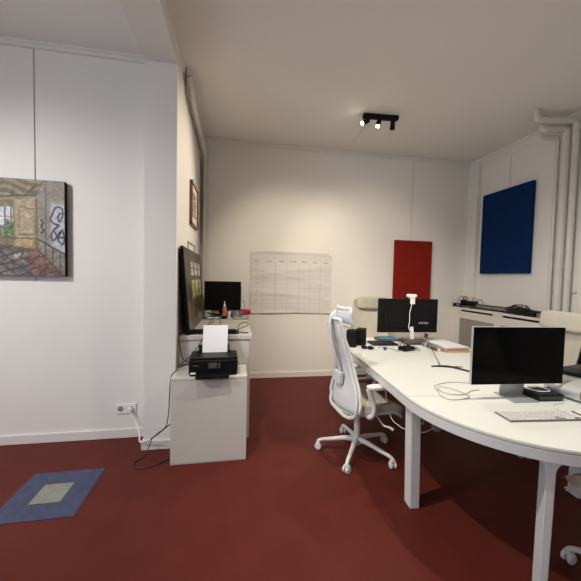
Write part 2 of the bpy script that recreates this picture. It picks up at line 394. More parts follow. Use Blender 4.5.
def salon(u, v):
    # coordinates of the visible part: x 0..330 right end, beyond to the left is negative
    x = 330 - (1 - u) * PW / .485 * 330; y = 45 + (1 - v) * 485
    n = nz(x, y, .035, 1); n2 = nz(x, y, .12, 2)
    lc = 155 - (x * .08) if x < 190 else 140 - (x - 190) * 2.1     # ceiling edge
    dado = 340 if x < 195 else 343 + (x - 195) * .53
    fl = 372 - min(0, x) * .0 + (x * .12 if x < 190 else 23 + (x - 190) * 1.03)
    if y < lc:
        s = math.sin((y - 40 - x * .18) * .16 + math.sin(x * .03) * 1.6)
        c = mix((96, 84, 62), (168, 152, 118), .5 + .45 * s + .35 * n)
        if 60 < x < 190 and abs(y - (150 - abs(x - 105) * .9)) < 8: c = (72, 60, 44)
        if lc - y < 14: c = mix(c, (190, 172, 134), .6)
        if abs(lc - y - 18) < 4: c = (70, 58, 42)
    elif y > fl:
        if x < 140 + (y - 380) * .15:
            c = mix((86, 76, 74), (150, 138, 132), .5 + n)
            if (math.sin(y * .16 + x * .05) > .86) or (math.sin(x * .09 - y * .12) > .9): c = (62, 52, 52)
        else:
            c = mix((112, 76, 60), (168, 124, 102), .5 + n)
            if (math.sin(y * .13 + x * .04) > .9) or (math.sin(x * .07 + y * .06) > .93): c = (80, 52, 42)
        if abs(x - 92) < 16 and abs(y - 428 + (x - 92) * .4) < 9: c = (205, 190, 172)
        if y < fl + 24 and n2 > .1: c = (98, 82, 62)
    elif x < 195:
        if x < 85:
            if 186 < y < 335:
                c = mix((206, 218, 226), (244, 248, 250), .5 + n)
                xx = (x - 35) % 100
                if min(xx, 100 - xx) < 4 or abs(x - 66) < 4 or abs(y - 236) < 3: c = (92, 84, 72)
                if y > 270 + 26 * n + 12 * math.sin(x * .09): c = mix((58, 80, 44), (134, 156, 108), .5 + n2 * 1.3)
            else: c = mix((120, 106, 76), (160, 142, 104), .5 + n)
            if 72 < x: c = mix((130, 108, 74), (190, 166, 122), .5 + n)
            if 272 + 16 * n < y < 345 and x > 60 and n2 > -.1: c = mix((58, 80, 44), (118, 140, 88), .5 + n2)
        else:
            c = mix((168, 146, 110), (204, 184, 148), .55 + .5 * n)
            if dado < y: c = mix((160, 136, 92), (212, 186, 132), .5 + n)
            if (abs(x - 103) < 2.5 or abs(x - 178) < 2.5) and 185 < y < 325: c = (118, 96, 62)
            if (abs(y - 187 + 6 * math.sin((x - 100) * .08)) < 2.5 or abs(y - 322) < 2.5) and 100 < x < 180: c = (118, 96, 62)
            if abs(x - 142) < 22 and abs(y - 225) < 16 and n2 > .0: c = (216, 192, 146)
            if abs(x - 190) < 5: c = (120, 98, 66)
        if abs(y - dado) < 4: c = (110, 88, 58)
    else:
        c = mix((138, 130, 114), (168, 160, 144), .5 + .5 * n)
        if x > 252: c = mix(c, (196, 200, 208), min(1, (x - 252) / 18) * min(1, max(0, (y - 140) / 30)))
        if abs(x - 236) < 2.5: c = (104, 94, 72)
        for gx, gy in grp:
            if (x - gx) ** 2 + (y - gy) ** 2 < 20: c = (38, 38, 46); break
        if y > dado:
            c = mix((122, 116, 104), (166, 158, 142), .5 + n)
            for k in (232, 268, 306):
                if abs(x - k) < 3: c = (84, 76, 62)
            if fl - y < 9: c = (74, 64, 52)
        if abs(y - dado) < 5: c = (72, 62, 54)
    k = .84 * (1 + .2 * n2)
    return lin(*[max(4, min(250, q * k)) for q in c])
raster('print', 'print', t, 220, 150, lambda u, v: ((u - .5) * (PW - .004), -.0436, .002 + v * (PH - .004)), salon)
b = B(); cyl(b, (-1.645, YL - .004, 1.385), (-1.645, YL - .004, ZC - .06), .0025, n=6)
tag(obj('picture_wire', b, 'wire'), 'thin hanging wire behind the derelict room canvas on the left wall', 'wire')

# calendar sheet on the back wall
t = thing('wall_planner', 'large creased paper planner with a hand-ruled grid on the back wall', 'calendar', (.805, YB, .94), 0)
CW, CH = 1.19, .885
def calcol(u, v):
    x = u; y = 1 - v; n = nz(u * 3, v * 3, 1.0, 5)
    c = (214, 210, 208)
    vx = (.150, .302, .443, .590, .727, .862); hy = (.305, .437, .583, .707, .84)
    if y > .17:
        for k in vx:
            if abs(x - k) < .0022: c = (182, 180, 180)
    for k in hy:
        if abs(y - k) < .0028: c = (182, 180, 180)
    for k, w in zip((.075, .23, .37, .515, .655, .79, .93), (.05, .07, .06, .085, .065, .05, .07)):
        if abs(x - k) < w / 2 and abs(y - .158) < .009 and math.sin(x * 420 + k * 60) > -.55: c = (150, 149, 152)
    for k in (.22, .37, .51, .64, .78):
        if abs(x - .08) < .018 and abs(y - k) < .02 and nz(x * 60, y * 60, 1, 9) > -.05: c = (196, 194, 195)
    return lin(*c)
def calpos(u, v):
    y = -.006 - .006 * abs(nz(u * 2.2, v * 2.2, 1, 3)) - .012 * max(0, math.sin((v + u * .15) * 6.2)) * .6
    edge = max(0, .06 - v) / .06 + max(0, v - .95) / .05
    return Vector(((u - .5) * CW, y - .012 * edge * (.5 + .5 * math.sin(u * 7)), v * CH + .006 * math.sin(u * PI * 1.1)))
def creased(u, v):
    p = calpos(u, v)
    p.y -= .005 * math.sin((u * .8 + v * 2.3) * 6.5) * math.sin((u * 1.6 - v) * 5) * .8 + .004
    for (a, c, d, h) in ((.12, 1, .36, .005), (-.2, 1, .60, .004), (.3, 1, .75, .003)):
        q = (a * u + c * v - d); p.y -= h * math.exp(-(q / .035) ** 2)
    return p
o = raster('sheet', 'print_paper', t, 260, 200, creased, calcol)
so = o.modifiers.new('thickness', 'SOLIDIFY'); so.thickness = .0008
# tape
for x in (-.56, .57):
    for z in (.02, CH - .02):
        b = B(); bx(b, x - .02, x + .02, -.0285, -.0265, z - .012, z + .012); obj('tape', b, 'paper', t)

# small framed drawing on the side wall
t = thing('framed_drawing', 'small wooden framed drawing hanging high on the side wall', 'picture', (XL + .002, 3.69, 2.01), R(90))
FW, FH = .52, .455
b = B()
bx(b, -FW / 2, -FW / 2 + .022, -.03, 0, 0, FH, .002); bx(b, FW / 2 - .022, FW / 2, -.03, 0, 0, FH, .002)
bx(b, -FW / 2, FW / 2, -.03, 0, 0, .022, .002); bx(b, -FW / 2, FW / 2, -.03, 0, FH - .022, FH, .002); obj('frame', b, 'wood', t)
b = B(); bx(b, -FW / 2 + .02, FW / 2 - .02, -.016, -.002, .02, FH - .02); obj('mount', b, 'mount', t)
def sketch(u, v):
    n = nz(u * 9, v * 9, 1, 11); c = mix((92, 92, 86), (206, 198, 182), .5 + 1.3 * n + .3 * math.sin(u * 22 + v * 9)); return lin(*c)
raster('drawing', 'print_paper', t, 60, 60, lambda u, v: ((u - .5) * .32, -.0165, .10 + v * .27), sketch)

# ------------------------------------------------------------------ sideboard and what stands on it
SZ = .943
t = thing('sideboard', 'long white sideboard along the side wall, ending behind the printer cabinet', 'cabinet', (0, 0, 0))
b = B(); bx(b, XL + .004, .143, 2.80, YB - .004, 0, (SZ - .036), .003); obj('body', b, 'white_lam', t)
b = B(); bx(b, XL + .004, .156, 2.784, YB - .004, (SZ - .036), SZ, .003); obj('top', b, 'white_lam', t)
b = B(); bx(b, XL + .02, .132, 2.793, 2.80, .03, .886, .002); obj('end_panel', b, 'white_lam', t)

t = thing('printer_cabinet', 'low white cabinet carrying the printer, in front of the sideboard', 'cabinet', (-.184, 2.45, 0))
b = B(); bx(b, -.286, .288, .018, .33, .012, .66, .003); obj('body', b, 'white_lam', t)
b = B(); bx(b, -.288, .29, 0, .332, .66, .68, .002); obj('top', b, 'white_lam', t)
b = B(); bx(b, -.288, .29, 0, .018, .010, .657, .002); obj('front_panel', b, 'white_lam', t)
b = B(); bx(b, -.286, .288, .004, .33, 0, .012, .002); obj('plinth', b, 'white_lam', t)

# printer
t = thing('printer', 'black inkjet printer with a white sheet standing in its feeder', 'printer', (-.157, 2.478, .68), R(2))
b = B(); bx(b, -.187, .187, 0, .255, .012, .125, .008, 3); obj('body', b, 'black', t)
b = B(); bx(b, -.187, .187, .02, .255, .122, .142, .007, 3); obj('scanner_lid', b, 'black', t)
b = B(); box(b, (.01, -.004, .085), (.11, .012, .062), (R(-8), 0, 0), .003); p = obj('control_panel', b, 'black_matte', t)
b = B(); box(b, (-.005, -.011, .087), (.062, .003, .042), (R(-8), 0, 0), .001); obj('display', b, 'dgrey', p)
b = B()
for k in range(3): box(b, (.043, -.011, .07 + k * .014), (.007, .003, .006), (R(-8), 0, 0), .001)
obj('button', b, 'grey_pl', p)
b = B(); bx(b, -.13, .118, -.085, .03, .002, .024, .005); bx(b, -.13, -.122, -.085, .02, .02, .03, .002); bx(b, .110, .118, -.085, .02, .02, .03, .002); obj('output_tray', b, 'black', t)
b = B(); box(b, (-.005, .235, .165), (.25, .012, .07), (R(-14), 0, 0), .004); box(b, (-.128, .185, .145), (.022, .03, .035), (R(-14), 0, 0), .003); box(b, (.122, .185, .145), (.022, .03, .035), (R(-14), 0, 0), .003); obj('paper_feeder', b, 'black', t)
def sheetfn(u, v):
    return Vector(((u - .5) * .205 + .004 + v * .004, .192 + v * .05 + .03 * v * v - .006 * math.sin(u * PI), .115 + v * .245))
b = B(); slab(b, sheetfn, 8, 16, .0015); o = obj('paper_sheet', b, 'paper', t)
b = B(); bx(b, -.175, -.135, -.002, .002, .018, .034, .001); o = obj('sticker', b, 'white_pl', t); o['label'] = 'small white sticker'
b = B()
for k in range(5): bx(b, -.155 + k * .009, -.150 + k * .009, -.0015, .001, .082, .0875)
obj('lettering', b, 'grey_pl', t)
b = B(); bx(b, -.18, .18, .01, .24, 0, .014); obj('foot', b, 'black_matte', t)

# black canvas photograph leaning on the wall
LH, LW = .775, 1.32
def leanpt(y, z, off):      # y along the canvas, z up the canvas, off out of the wall
    a = math.asin(.062 / LH)
    return (XL + .090 + off - z * math.sin(a), 2.795 + y, SZ + .002 + z * math.cos(a))
t = thing('leaning_canvas', 'dark canvas photograph of a hall with tall windows, leaning on the side wall', 'picture', (0, 0, 0))
b = B(); tt = bmesh.new(); vs = [tt.verts.new(leanpt(y, z, o)) for o in (-.012, .012) for y, z in ((0, 0), (LW, 0), (LW, LH), (0, LH))]
for f in ((0, 1, 2, 3), (4, 5, 6, 7), (0, 1, 5, 4), (1, 2, 6, 5), (2, 3, 7, 6), (3, 0, 4, 7)): tt.faces.new([vs[i] for i in f])
bmesh.ops.recalc_face_normals(tt, faces=tt.faces); merge(b, tt); obj('canvas', b, 'black_matte', t)
def hall(u, v):
    n = nz(u * 6, v * 6, 1, 21); n2 = nz(u * 24, v * 24, 1, 22)
    c = mix((34, 30, 26), (80, 70, 56), .5 + n)
    if v > .9: c = mix((22, 20, 17), (58, 52, 42), .5 + n)
    for k in range(3):
        uc = .36 + k * .22
        if abs(u - uc) < .065 and .68 < v < .85: c = mix((176, 176, 150), (226, 224, 204), .5 + n2)
        if abs(u - uc) < .065 and (abs(v - .765) < .008 or abs(u - uc) < .006) and .68 < v < .85: c = (70, 64, 50)
        if abs(u - uc) < .075 and .38 < v < .61: c = mix((124, 122, 74), (214, 208, 164), .5 + n2 + (v - .48) * 2)
        if abs(u - uc) < .006 and .38 < v < .61: c = (60, 58, 36)
    if v < .38: c = mix((52, 40, 26), (128, 96, 54), .35 + n + .7 * n2)
    if v < .14: c = mix((64, 60, 56), (120, 112, 100), .5 + n)
    if u < .04: c = (20, 18, 16)
    return lin(*c)
raster('print', 'print_dark', t, 110, 110, lambda u, v: leanpt(.004 + u * (LW - .008), .004 + v * (LH - .008), .0126), hall)
# thin wire frame behind it on the wall
t = thing('wire_frame', 'thin empty metal hanging frame on the wall above the leaning dark canvas', 'frame', (XL + .008, 3.55, 1.55))
b = B(); tube(b, [(0, -.24, .185), (0, -.24, .26), (0, .24, .26), (0, .24, .185)], .006, 6); obj('wire_loop', b, 'wire', t)
b = B(); cyl(b, (-.009, 0, .26), (.006, 0, .26), .008, n=10); obj('hook', b, 'wire', t)

# black power strip and cables at the sideboard's edge
t = thing('power_strip', 'black power strip lying at the front edge of the sideboard', 'power strip', (-.20, 2.86, SZ), R(-1))
b = B(); bx(b, -.235, .215, -.028, .028, .001, .042, .006); obj('body', b, 'black', t)
b = B()
b.free()
for k in range(6):
    b = B(); cyl(b, (-.19 + k * .07, 0, .0415), (-.19 + k * .07, 0, .0432), .019, n=20); obj('socket', b, 'dgrey', t)
b = B(); bx(b, .215, .24, -.02, .02, .004, .034, .004); obj('end_cap', b, 'dgrey', t)
b = B(); tube(b, [(.04, 2.86, SZ + .018), (.10, 2.87, SZ + .006), (.125, 2.885, SZ + .006)], .006, 6, 5); tube(b, [(.03, 2.90, SZ + .02), (.05, 3.02, SZ + .06), (.11, 3.10, SZ + .07), (.13, 3.04, SZ + .05), (.06, 2.98, SZ + .03), (.02, 2.93, SZ + .012)], .004, 6, 8)
tag(obj('cable', b, 'cable_b'), 'short black looped cable at the right end of the power strip', 'cable')
b = B(); tube(b, [(-.26, 3.05, SZ + .005), (-.25, 3.2, SZ + .05), (-.20, 3.28, SZ + .10), (-.15, 3.25, SZ + .09), (-.14, 3.1, SZ + .03), (-.19, 3.05, SZ + .005), (-.24, 3.15, SZ + .03), (-.20, 3.2, SZ + .07)], .004, 6, 8)
tag(obj('cable', b, 'cable_b'), 'black cable looped on the sideboard behind the white sheet', 'cable')
b = B(); tube(b, [(-.44, 2.86, SZ + .022), (-.462, 2.80, SZ + .015), (-.464, 2.768, SZ - .04), (-.452, 2.765, SZ - .13), (-.43, 2.766, SZ - .20), (-.385, 2.768, SZ - .225), (-.37, 2.76, SZ - .235)], .0045, 6, 8)
tag(obj('cable', b, 'cable_b'), 'black cable drooping from the sideboard edge beside the pillar', 'cable')
b = B(); tube(b, [(-.27, 2.772, SZ - .02), (-.30, 2.768, SZ - .08), (-.37, 2.766, SZ - .17), (-.43, 2.762, SZ - .222), (-.462, 2.74, .69), (-.463, 2.66, .70)], .0045, 6, 8)
tag(obj('cable', b, 'cable_b'), 'black cable running down behind the printer to the left', 'cable')
b = B(); tube(b, [(-.34, 2.66, .70), (-.38, 2.70, .72), (-.43, 2.69, .70), (-.466, 2.62, .686), (-.482, 2.52, .66), (-.488, 2.5, .52), (-.50, 2.53, .38), (-.53, 2.58, .25), (-.60, 2.63, .175), (-.655, 2.655, .115), (-.672, 2.64, .06), (-.70, 2.58, .012), (-.745, 2.53, .006), (-.72, 2.46, .006), (-.62, 2.45, .006), (-.52, 2.52, .006), (-.482, 2.57, .01)], .0042, 6, 8)
tag(obj('cable', b, 'cable_b'), 'black cable falling from the printer cabinet and coiling on the red floor', 'cable')
b = B(); tube(b, [(-.655, 2.64, .128), (-.60, 2.61, .175), (-.53, 2.60, .235), (-.485, 2.60, .27)], .005, 8, 6)
tag(obj('cable', b, 'cable_b'), 'short black cable end meeting the white cord beside the printer cabinet', 'cable')
b = B(); tube(b, [(-.905, 2.925, .245), (-.88, 2.905, .20), (-.835, 2.88, .145), (-.79, 2.80, .095), (-.755, 2.69, .085), (-.70, 2.665, .10), (-.655, 2.645, .128)], .0065, 8, 8)
tag(obj('extension_cable', b, 'cable_w'), 'white power cord running from the wall socket around the pillar', 'cable')

# wall socket
t = thing('wall_socket', 'white double wall socket low on the left wall', 'socket', (-.945, YL - .0005, .262))
b = B(); bx(b, -.085, .085, -.012, 0, -.044, .044, .004); obj('plate', b, 'white_pl', t)
b = B(); cyl(b, (-.042, -.0115, 0), (-.042, -.0128, 0), .024, n=24); o = obj('recess', b, 'grey_pl', t)
b = B(); cyl(b, (.04, -.0115, 0), (.04, -.0128, 0), .024, n=24); obj('recess', b, 'grey_pl', t)
t = thing('plug', 'white plug in the right half of the wall socket', 'plug', (-.905, YL - .013, .262))
b = B(); cyl(b, (0, -.0005, 0), (0, -.034, 0), .022, .017, n=20, bev=.003); obj('body', b, 'white_pl', t)
b = B(); tube(b, [(0, -.028, -.012), (0, -.03, -.02)], .008, 8); obj('strain_relief', b, 'white_pl', t)

# monitor at the end of the sideboard
t = thing('monitor', 'black computer monitor at the far end of the sideboard', 'monitor', (-.155, 4.12, SZ), R(3))
b = B(); bx(b, -.232, .232, -.02, .015, .075, .452, .006); obj('housing', b, 'black', t)
b = B(); bx(b, -.218, .218, -.0215, -.0195, .092, .438); obj('screen', b, 'screen_matte', t)
b = B(); box(b, (.02, .035, .25), (.44, .045, .30), (0, 0, 0), .02, 3); obj('back_cover', b, 'black', t)
b = B(); bx(b, -.05, .05, .012, .035, .01, .14, .004); obj('neck', b, 'black', t)
b = B(); bx(b, -.12, .12, -.06, .11, 0.0005, .014, .005); obj('foot', b, 'black', t)
b = B(); tube(b, [(.10, 4.18, 1.16), (.125, 4.24, 1.10), (.13, 4.30, 1.03), (.14, 4.36, .99), (.135, 4.42, SZ + .006)], .0035, 6, 6)
tag(obj('cable', b, 'cable_b'), 'thin black cable hanging beside the sideboard monitor', 'cable')

def bottle(lab, x, y, h, r, body, cap, cat='bottle', name='bottle'):
    t = thing(name, lab, cat, (x, y, SZ))
    b = B(); lathe(b, [(r * .9, .0005), (r, .006), (r, h * .52), (r * .85, h * .62), (r * .45, h * .70)]); obj('body', b, body, t)
    b = B(); lathe(b, [(r * .5, h * .695), (r * .5, h * .80), (r * .28, h * .84), (r * .12, h)]); obj('cap', b, cap, t); return t
bottle('orange glue bottle with a white nozzle before the sideboard monitor', -.125, 3.96, .21, .027, 'orange', 'white_pl')
bottle('small white bottle right of the orange glue bottle', -.068, 3.98, .115, .017, 'white_pl', 'dgrey')
t = thing('mug', 'grey mug on the sideboard near the pink pouch', 'mug', (.0, 4.0, SZ))
b = B(); lathe(b, [(.03, .0005), (.034, .006), (.037, .085), (.034, .085), (.031, .012), (.005, .010)]); obj('body', b, 'mug', t)
b = B(); tube(b, [(.035, 0, .07), (.058, 0, .065), (.062, 0, .04), (.036, 0, .02)], .005, 8, 6); obj('handle', b, 'mug', t)
t = thing('tape_dispenser', 'small dark tape holder right of the grey mug', 'dispenser', (.075, 4.02, SZ))
b = B(); bx(b, -.028, .028, -.02, .02, .0005, .04, .008); obj('base', b, 'dgrey', t)
b = B(); cyl(b, (0, -.012, .046), (0, .012, .046), .024, n=20, bev=.002); obj('roll', b, 'mug', t)
t = thing('pouch', 'bright pink pouch at the right end of the sideboard', 'pouch', (.132, 4.20, SZ), R(8))
b = B(); pillow(b, (0, 0, .043), (.165, .085, .083), p=3); obj('body', b, 'pink', t)
b = B(); tube(b, [(-.07, -.012, .07), (0, -.014, .084), (.07, -.012, .07)], .003, 6, 6); obj('zip', b, 'grey_pl', t)
b = B(); tube(b, [(.075, 0, .03), (.10, -.01, .02), (.096, -.02, .004)], .003, 6, 6); obj('pull_strap', b, 'pink', t)
t = thing('plastic_tray', 'clear plastic tray on the sideboard below the pink pouch', 'tray', (.075, 3.86, SZ))
b = B()
bx(b, -.09, .09, -.07, .07, .0005, .004); bx(b, -.09, -.087, -.07, .07, .003, .045); bx(b, .087, .09, -.07, .07, .003, .045); bx(b, -.09, .09, -.07, -.067, .003, .045); bx(b, -.09, .09, .067, .07, .003, .045); obj('tray_shell', b, 'clear', t)
t = thing('folder', 'blue folder lying at the foot of the sideboard monitor', 'folder', (-.27, 3.90, SZ), R(4))
b = B(); bx(b, -.125, .11, -.09, .08, .0005, .012, .002); obj('cover', b, 'bluep', t)
b = B(); bx(b, -.06, .10, -.093, .07, .012, .016, .001); o = obj('sheet', b, 'paper', t)
t = thing('stapler', 'black stapler on the blue folder', 'stapler', (-.235, 3.93, SZ + .017), R(10))
b = B(); bx(b, -.07, .07, -.017, .017, 0.0005, .012, .003); obj('base', b, 'black', t)
b = B(); box(b, (0, 0, .033), (.14, .028, .02), (0, R(7), 0), .006); obj('arm', b, 'black', t)
b = B(); box(b, (.02, 0, .047), (.06, .012, .006), (0, R(7), 0), .002); obj('strip', b, 'alu', t)
t = thing('tape_roll', 'small beige tape roll left of the black stapler', 'tape', (-.325, 3.99, SZ + .0125))
b = B(); tube(b, [(math.cos(a * PI / 12) * .028, 0, .04 + math.sin(a * PI / 12) * .028) for a in range(24)], .009, 8, closed=True); obj('ring', b, 'mount', t)
b = B(); tube(b, [(math.cos(a * PI / 12) * .0185, 0, .04 + math.sin(a * PI / 12) * .0185) for a in range(24)], .003, 6, closed=True); obj('core', b, 'dgrey', t)
t = thing('pen_box', 'low black box of pens in front of the orange glue bottle', 'box', (-.125, 3.87, SZ))
b = B(); bx(b, -.035, .035, -.03, .03, .0005, .035, .004); obj('body', b, 'black', t)
b = B(); box(b, (0, 0, .04), (.08, .008, .008), (0, R(6), R(20)), .003); obj('pen', b, 'grey_pl', t)

# ------------------------------------------------------------------ radiator cover
XC = 3.416
t = thing('radiator_cover', 'long white radiator cover with grey grilles along the right wall', 'radiator cover', (0, 0, 0))
b = B()
zz = 1.035
bx(b, XC, XC + .02, 4.25, YB - .005, 0, zz)                        # stiles and rails of the front
ys = [4.25, 3.60, 3.50, 2.85, 2.75, 2.1]
for y0, y1 in ((3.50, 3.60), (2.75, 2.85), (1.95, 2.1)): bx(b, XC, XC + .02, y0, y1, 0, zz)
for y0, y1 in ((3.60, 4.25), (2.85, 3.50), (2.1, 2.75)):
    bx(b, XC, XC + .02, y0, y1, .905, 1.008); bx(b, XC, XC + .02, y0, y1, 0, .10)
    bx(b, XC, XC + .02, y0, y0 + .03, 1.0, zz); bx(b, XC, XC + .02, y1 - .03, y1, 1.0, zz)
bx(b, XC, XR - .002, 1.93, 1.95, 0, zz)
obj('body', b, 'trim', t)
b = B(); bx(b, XC - .008, XR - .002, 1.93, YB - .005, zz, 1.065, .004); obj('top', b, 'trim', t)
for y0, y1 in ((3.60, 4.25), (2.85, 3.50), (2.1, 2.75)):
    b = B(); bx(b, XC + .009, XC + .016, y0, y1, .10, .905); obj('grille', b, 'grille', t)
    b = B(); bx(b, XC + .006, XC + .3 - .03, y0 + .03, y1 - .03, 1.0, 1.032); obj('vent_slot', b, 'void', t)
t = thing('cable_trunking', 'grey cable trunking along the wall on the radiator cover', 'trunking', (0, 0, 0))
b = B(); bx(b, 3.50, 3.57, 2.2, 4.02, 1.0655, 1.125, .003); obj('channel', b, 'trunk', t)
b = B(); bx(b, 3.497, 3.573, 2.2, 4.02, 1.125, 1.134, .002); obj('lid', b, 'dgrey', t)
b = B(); bx(b, 3.493, 3.501, 2.2, 4.02, 1.0655, 1.085, .002); obj('foot_strip', b, 'black_matte', t)

def adaptor(name, lab, loc, rz, s, m, cat, cords, group=None):
    t = thing(name, lab, cat, loc, rz, group)
    b = B(); bx(b, -s[0] / 2, s[0] / 2, -s[1] / 2, s[1] / 2, .0005, s[2], min(s) * .12); obj('body', b, m, t)
    for c in cords:
        b = B(); tube(b, c, .0038, 6, 6); obj('cord', b, 'cable_b', t)
    return t
t = adaptor('router', 'black router box at the far end of the radiator cover', (3.465, 4.35, 1.065), R(4), (.07, .16, .055), 'black', 'router', [])
b = B(); bx(b, -.0365, -.034, -.055, -.005, .02, .045, .001); o = obj('sticker', b, 'grey_pl', t)
adaptor('power_adapter', 'black power adapter in a tangle of cords beside the router', (3.58, 4.20, 1.065), R(8), (.09, .15, .10), 'black', 'adapter',
        [[(0, .06, .06), (0, .13, .13), (-.03, .10, .16), (-.05, .04, .10), (-.05, .0, .004)], [(0, -.06, .06), (.0, -.11, .13), (.03, -.14, .12), (.03, -.17, .06), (0, -.20, .005), (-.05, -.28, .005)], [(.03, 0, .08), (.03, .03, .14), (0, -.05, .15), (-.03, -.10, .09), (-.05, -.12, .004)]])
t = adaptor('network_switch', 'flat grey network box lying in front of the router on the radiator cover', (3.462, 4.13, 1.065), R(2), (.09, .22, .032), 'dgrey', 'network box', [])
b = B(); bx(b, -.0465, -.0445, -.09, .02, .008, .022); obj('port', b, 'grey_pl', t)
b = B(); bx(b, -.035, .035, -.08, .07, .032, .034); obj('lid_panel', b, 'black', t)
t = thing('cable_heap', 'black cable heap on the radiator cover above the large screen', 'cables', (3.462, 3.24, 1.0655))
for k in range(7):
    b = B(); r = random.Random(k); pts = []
    for i in range(9):
        a = i * .9 + k; rad = .04 + .07 * r.random()
        pts.append((math.cos(a) * rad * .35 - .01, math.sin(a) * rad * 2.1 + .02 * k - .05, .006 + .15 * r.random() * (1 - abs(math.sin(a)) * .5)))
    tube(b, pts, .0065, 6, 6); obj('cord', b, 'cable_b', t)
b = B(); bx(b, -.035, .028, -.20, .10, 0, .042, .008); obj('adapter_block', b, 'black', t)
b = B(); bx(b, -.04, .028, -.36, -.22, 0, .05, .006); o = obj('case', b, 'trunk', t)

adaptor('charger', 'small upright black charger with cords, right of the router', (3.56, 4.36, 1.065), R(-12), (.06, .07, .11), 'black_matte', 'charger',
        [[(0, 0, .105), (-.03, -.02, .17), (-.08, -.03, .14), (-.09, -.02, .07)], [(.01, 0, .10), (.02, .03, .16), (.06, .0, .15), (.07, -.02, .06), (.06, -.03, .005)]])

# ------------------------------------------------------------------ the desk
DR = R(-4.07)
DC = Vector((1.757, 1.71)); DRAD = .69; DL = 1.925; DZ = .74
t = thing('desk', 'long white desk with a half-round end on white metal legs', 'desk', (DC.x, DC.y, 0), DR)
def outline(r, y1, rc, n=48):
    P = [(r * math.cos(PI + PI * k / n), r * math.sin(PI + PI * k / n)) for k in range(n + 1)]
    for cx, cy, a0 in ((r - rc, y1 - rc, 0), (-(r - rc), y1 - rc, PI / 2)):
        for k in range(7): P.append((cx + rc * math.cos(a0 + PI / 2 * k / 6), cy + rc * math.sin(a0 + PI / 2 * k / 6)))
    return P
b = B(); prism(b, outline(DRAD - .002, DL - .002, .05), DZ - .016, DZ, bev=.003); obj('desktop', b, 'desk_top', t)
b = B(); prism(b, outline(DRAD - .005, DL - .005, .047), DZ - .0205, DZ - .0155); o = obj('groove', b, 'seam', t)
def rim(bm, r, y1, rc, th, z0, z1):
    A = outline(r, y1, rc); I = outline(r - th, y1 - th, rc - th * .6); n = len(A); q = bmesh.new(); V = []
    for P, z in ((A, z0), (A, z1), (I, z1), (I, z0)): V.append([q.verts.new((x, y, z)) for x, y in P])
    for a in range(4):
        X = V[a]; Y = V[(a + 1) % 4]
        for i in range(n): q.faces.new((X[i], X[(i + 1) % n], Y[(i + 1) % n], Y[i]))
    bmesh.ops.recalc_face_normals(q, faces=q.faces); merge(bm, q)
b = B(); rim(b, DRAD, DL, .05, .028, DZ - .068, DZ - .020); obj('apron', b, 'desk_metal', t)
b = B()
bx(b, -DRAD + .01, DRAD - .01, -.002, .001, DZ - .0005, DZ + .0006); obj('joint_line', b, 'seam', t)
b = B(); bx(b, -.03, .03, -.55, DL - .05, DZ - .062, DZ - .022); bx(b, -.64, .64, .0, .05, DZ - .065, DZ - .022); obj('under_beam', b, 'desk_metal', t)
def leg(px, py, ang, name='leg', hw=.042, dp=.030):
    """px,py on the rim; ang: outward direction. A filleted post, leaning inward towards the floor."""
    o = Vector((math.cos(ang), math.sin(ang))); s = Vector((-o.y, o.x))
    zt = DZ - .066
    W = [(hw + .075, zt + .004)] + [(hw + .075 * (1 - math.sin(PI / 2 * k / 8)), zt - .075 * (1 - math.cos(PI / 2 * k / 8))) for k in range(9)] + [(hw, .40), (hw - .002, .03), (hw - .002, 0.0)]
    q = bmesh.new(); rings = []
    for w, z in W:
        inset = .036 + .016 * (1 - z / zt)
        dep = .034 if z > zt - .001 else 0.034 + dp * min(1, (zt - z) / .06)
        c = Vector((px, py)) - o * inset
        ring = []
        for sx, dd in ((-1, .0), (1, .0), (1, dep), (-1, dep)):
            # follow the rim's curve a little so the fillets lie under it
            bend = (w * w) / (2 * DRAD) if py <= 0.05 else 0
            p = c + s * w * sx - o * (dd + (bend if z > .60 else 0)); ring.append(q.verts.new((p.x, p.y, max(z, .004))))
        rings.append(ring)
    for A, C in zip(rings, rings[1:]):
        for j in range(4): q.faces.new((A[j], A[(j + 1) % 4], C[(j + 1) % 4], C[j]))
    q.faces.new(rings[0]); q.faces.new(list(reversed(rings[-1]))); bmesh.ops.recalc_face_normals(q, faces=q.faces)
    ed = [e for e in q.edges if abs((e.verts[0].co - e.verts[1].co).z) > .01]
    bmesh.ops.bevel(q, geom=ed, offset=.004, segments=2, affect='EDGES')
    b = B(); merge(b, q); lo = obj(name, b, 'desk_metal', t)
    fc = Vector((px, py)) - o * (.046 + .032)
    f = B(); cyl(f, (fc.x, fc.y, 0), (fc.x, fc.y, .006), .016, n=14); obj('foot_glide', f, 'grey_pl', lo)
leg(-DRAD + .004, .05, PI)
leg(DRAD - .004, .05, 0)
for a in (R(244), R(296)): leg((DRAD - .004) * math.cos(a), (DRAD - .004) * math.sin(a), a, hw=.019, dp=.046)
leg(-DRAD + .004, DL - .14, PI); leg(DRAD - .004, DL - .14, 0)
for wx, wy in ((1.335, 1.215), (1.362, 1.203), (1.512, 1.122)):
    dx, dy = wx - DC.x, wy - DC.y; lx = dx * math.cos(-DR) - dy * math.sin(-DR); ly = dx * math.sin(-DR) + dy * math.cos(-DR)
    b = B(); cyl(b, (lx, ly, DZ - .092), (lx, ly, DZ - .020), .012, n=16, bev=.003); obj('fixing_bolt', b, 'grey_pl', t)
DM = Matrix.Translation((DC.x, DC.y, 0)) @ Matrix.Rotation(DR, 4, 'Z')

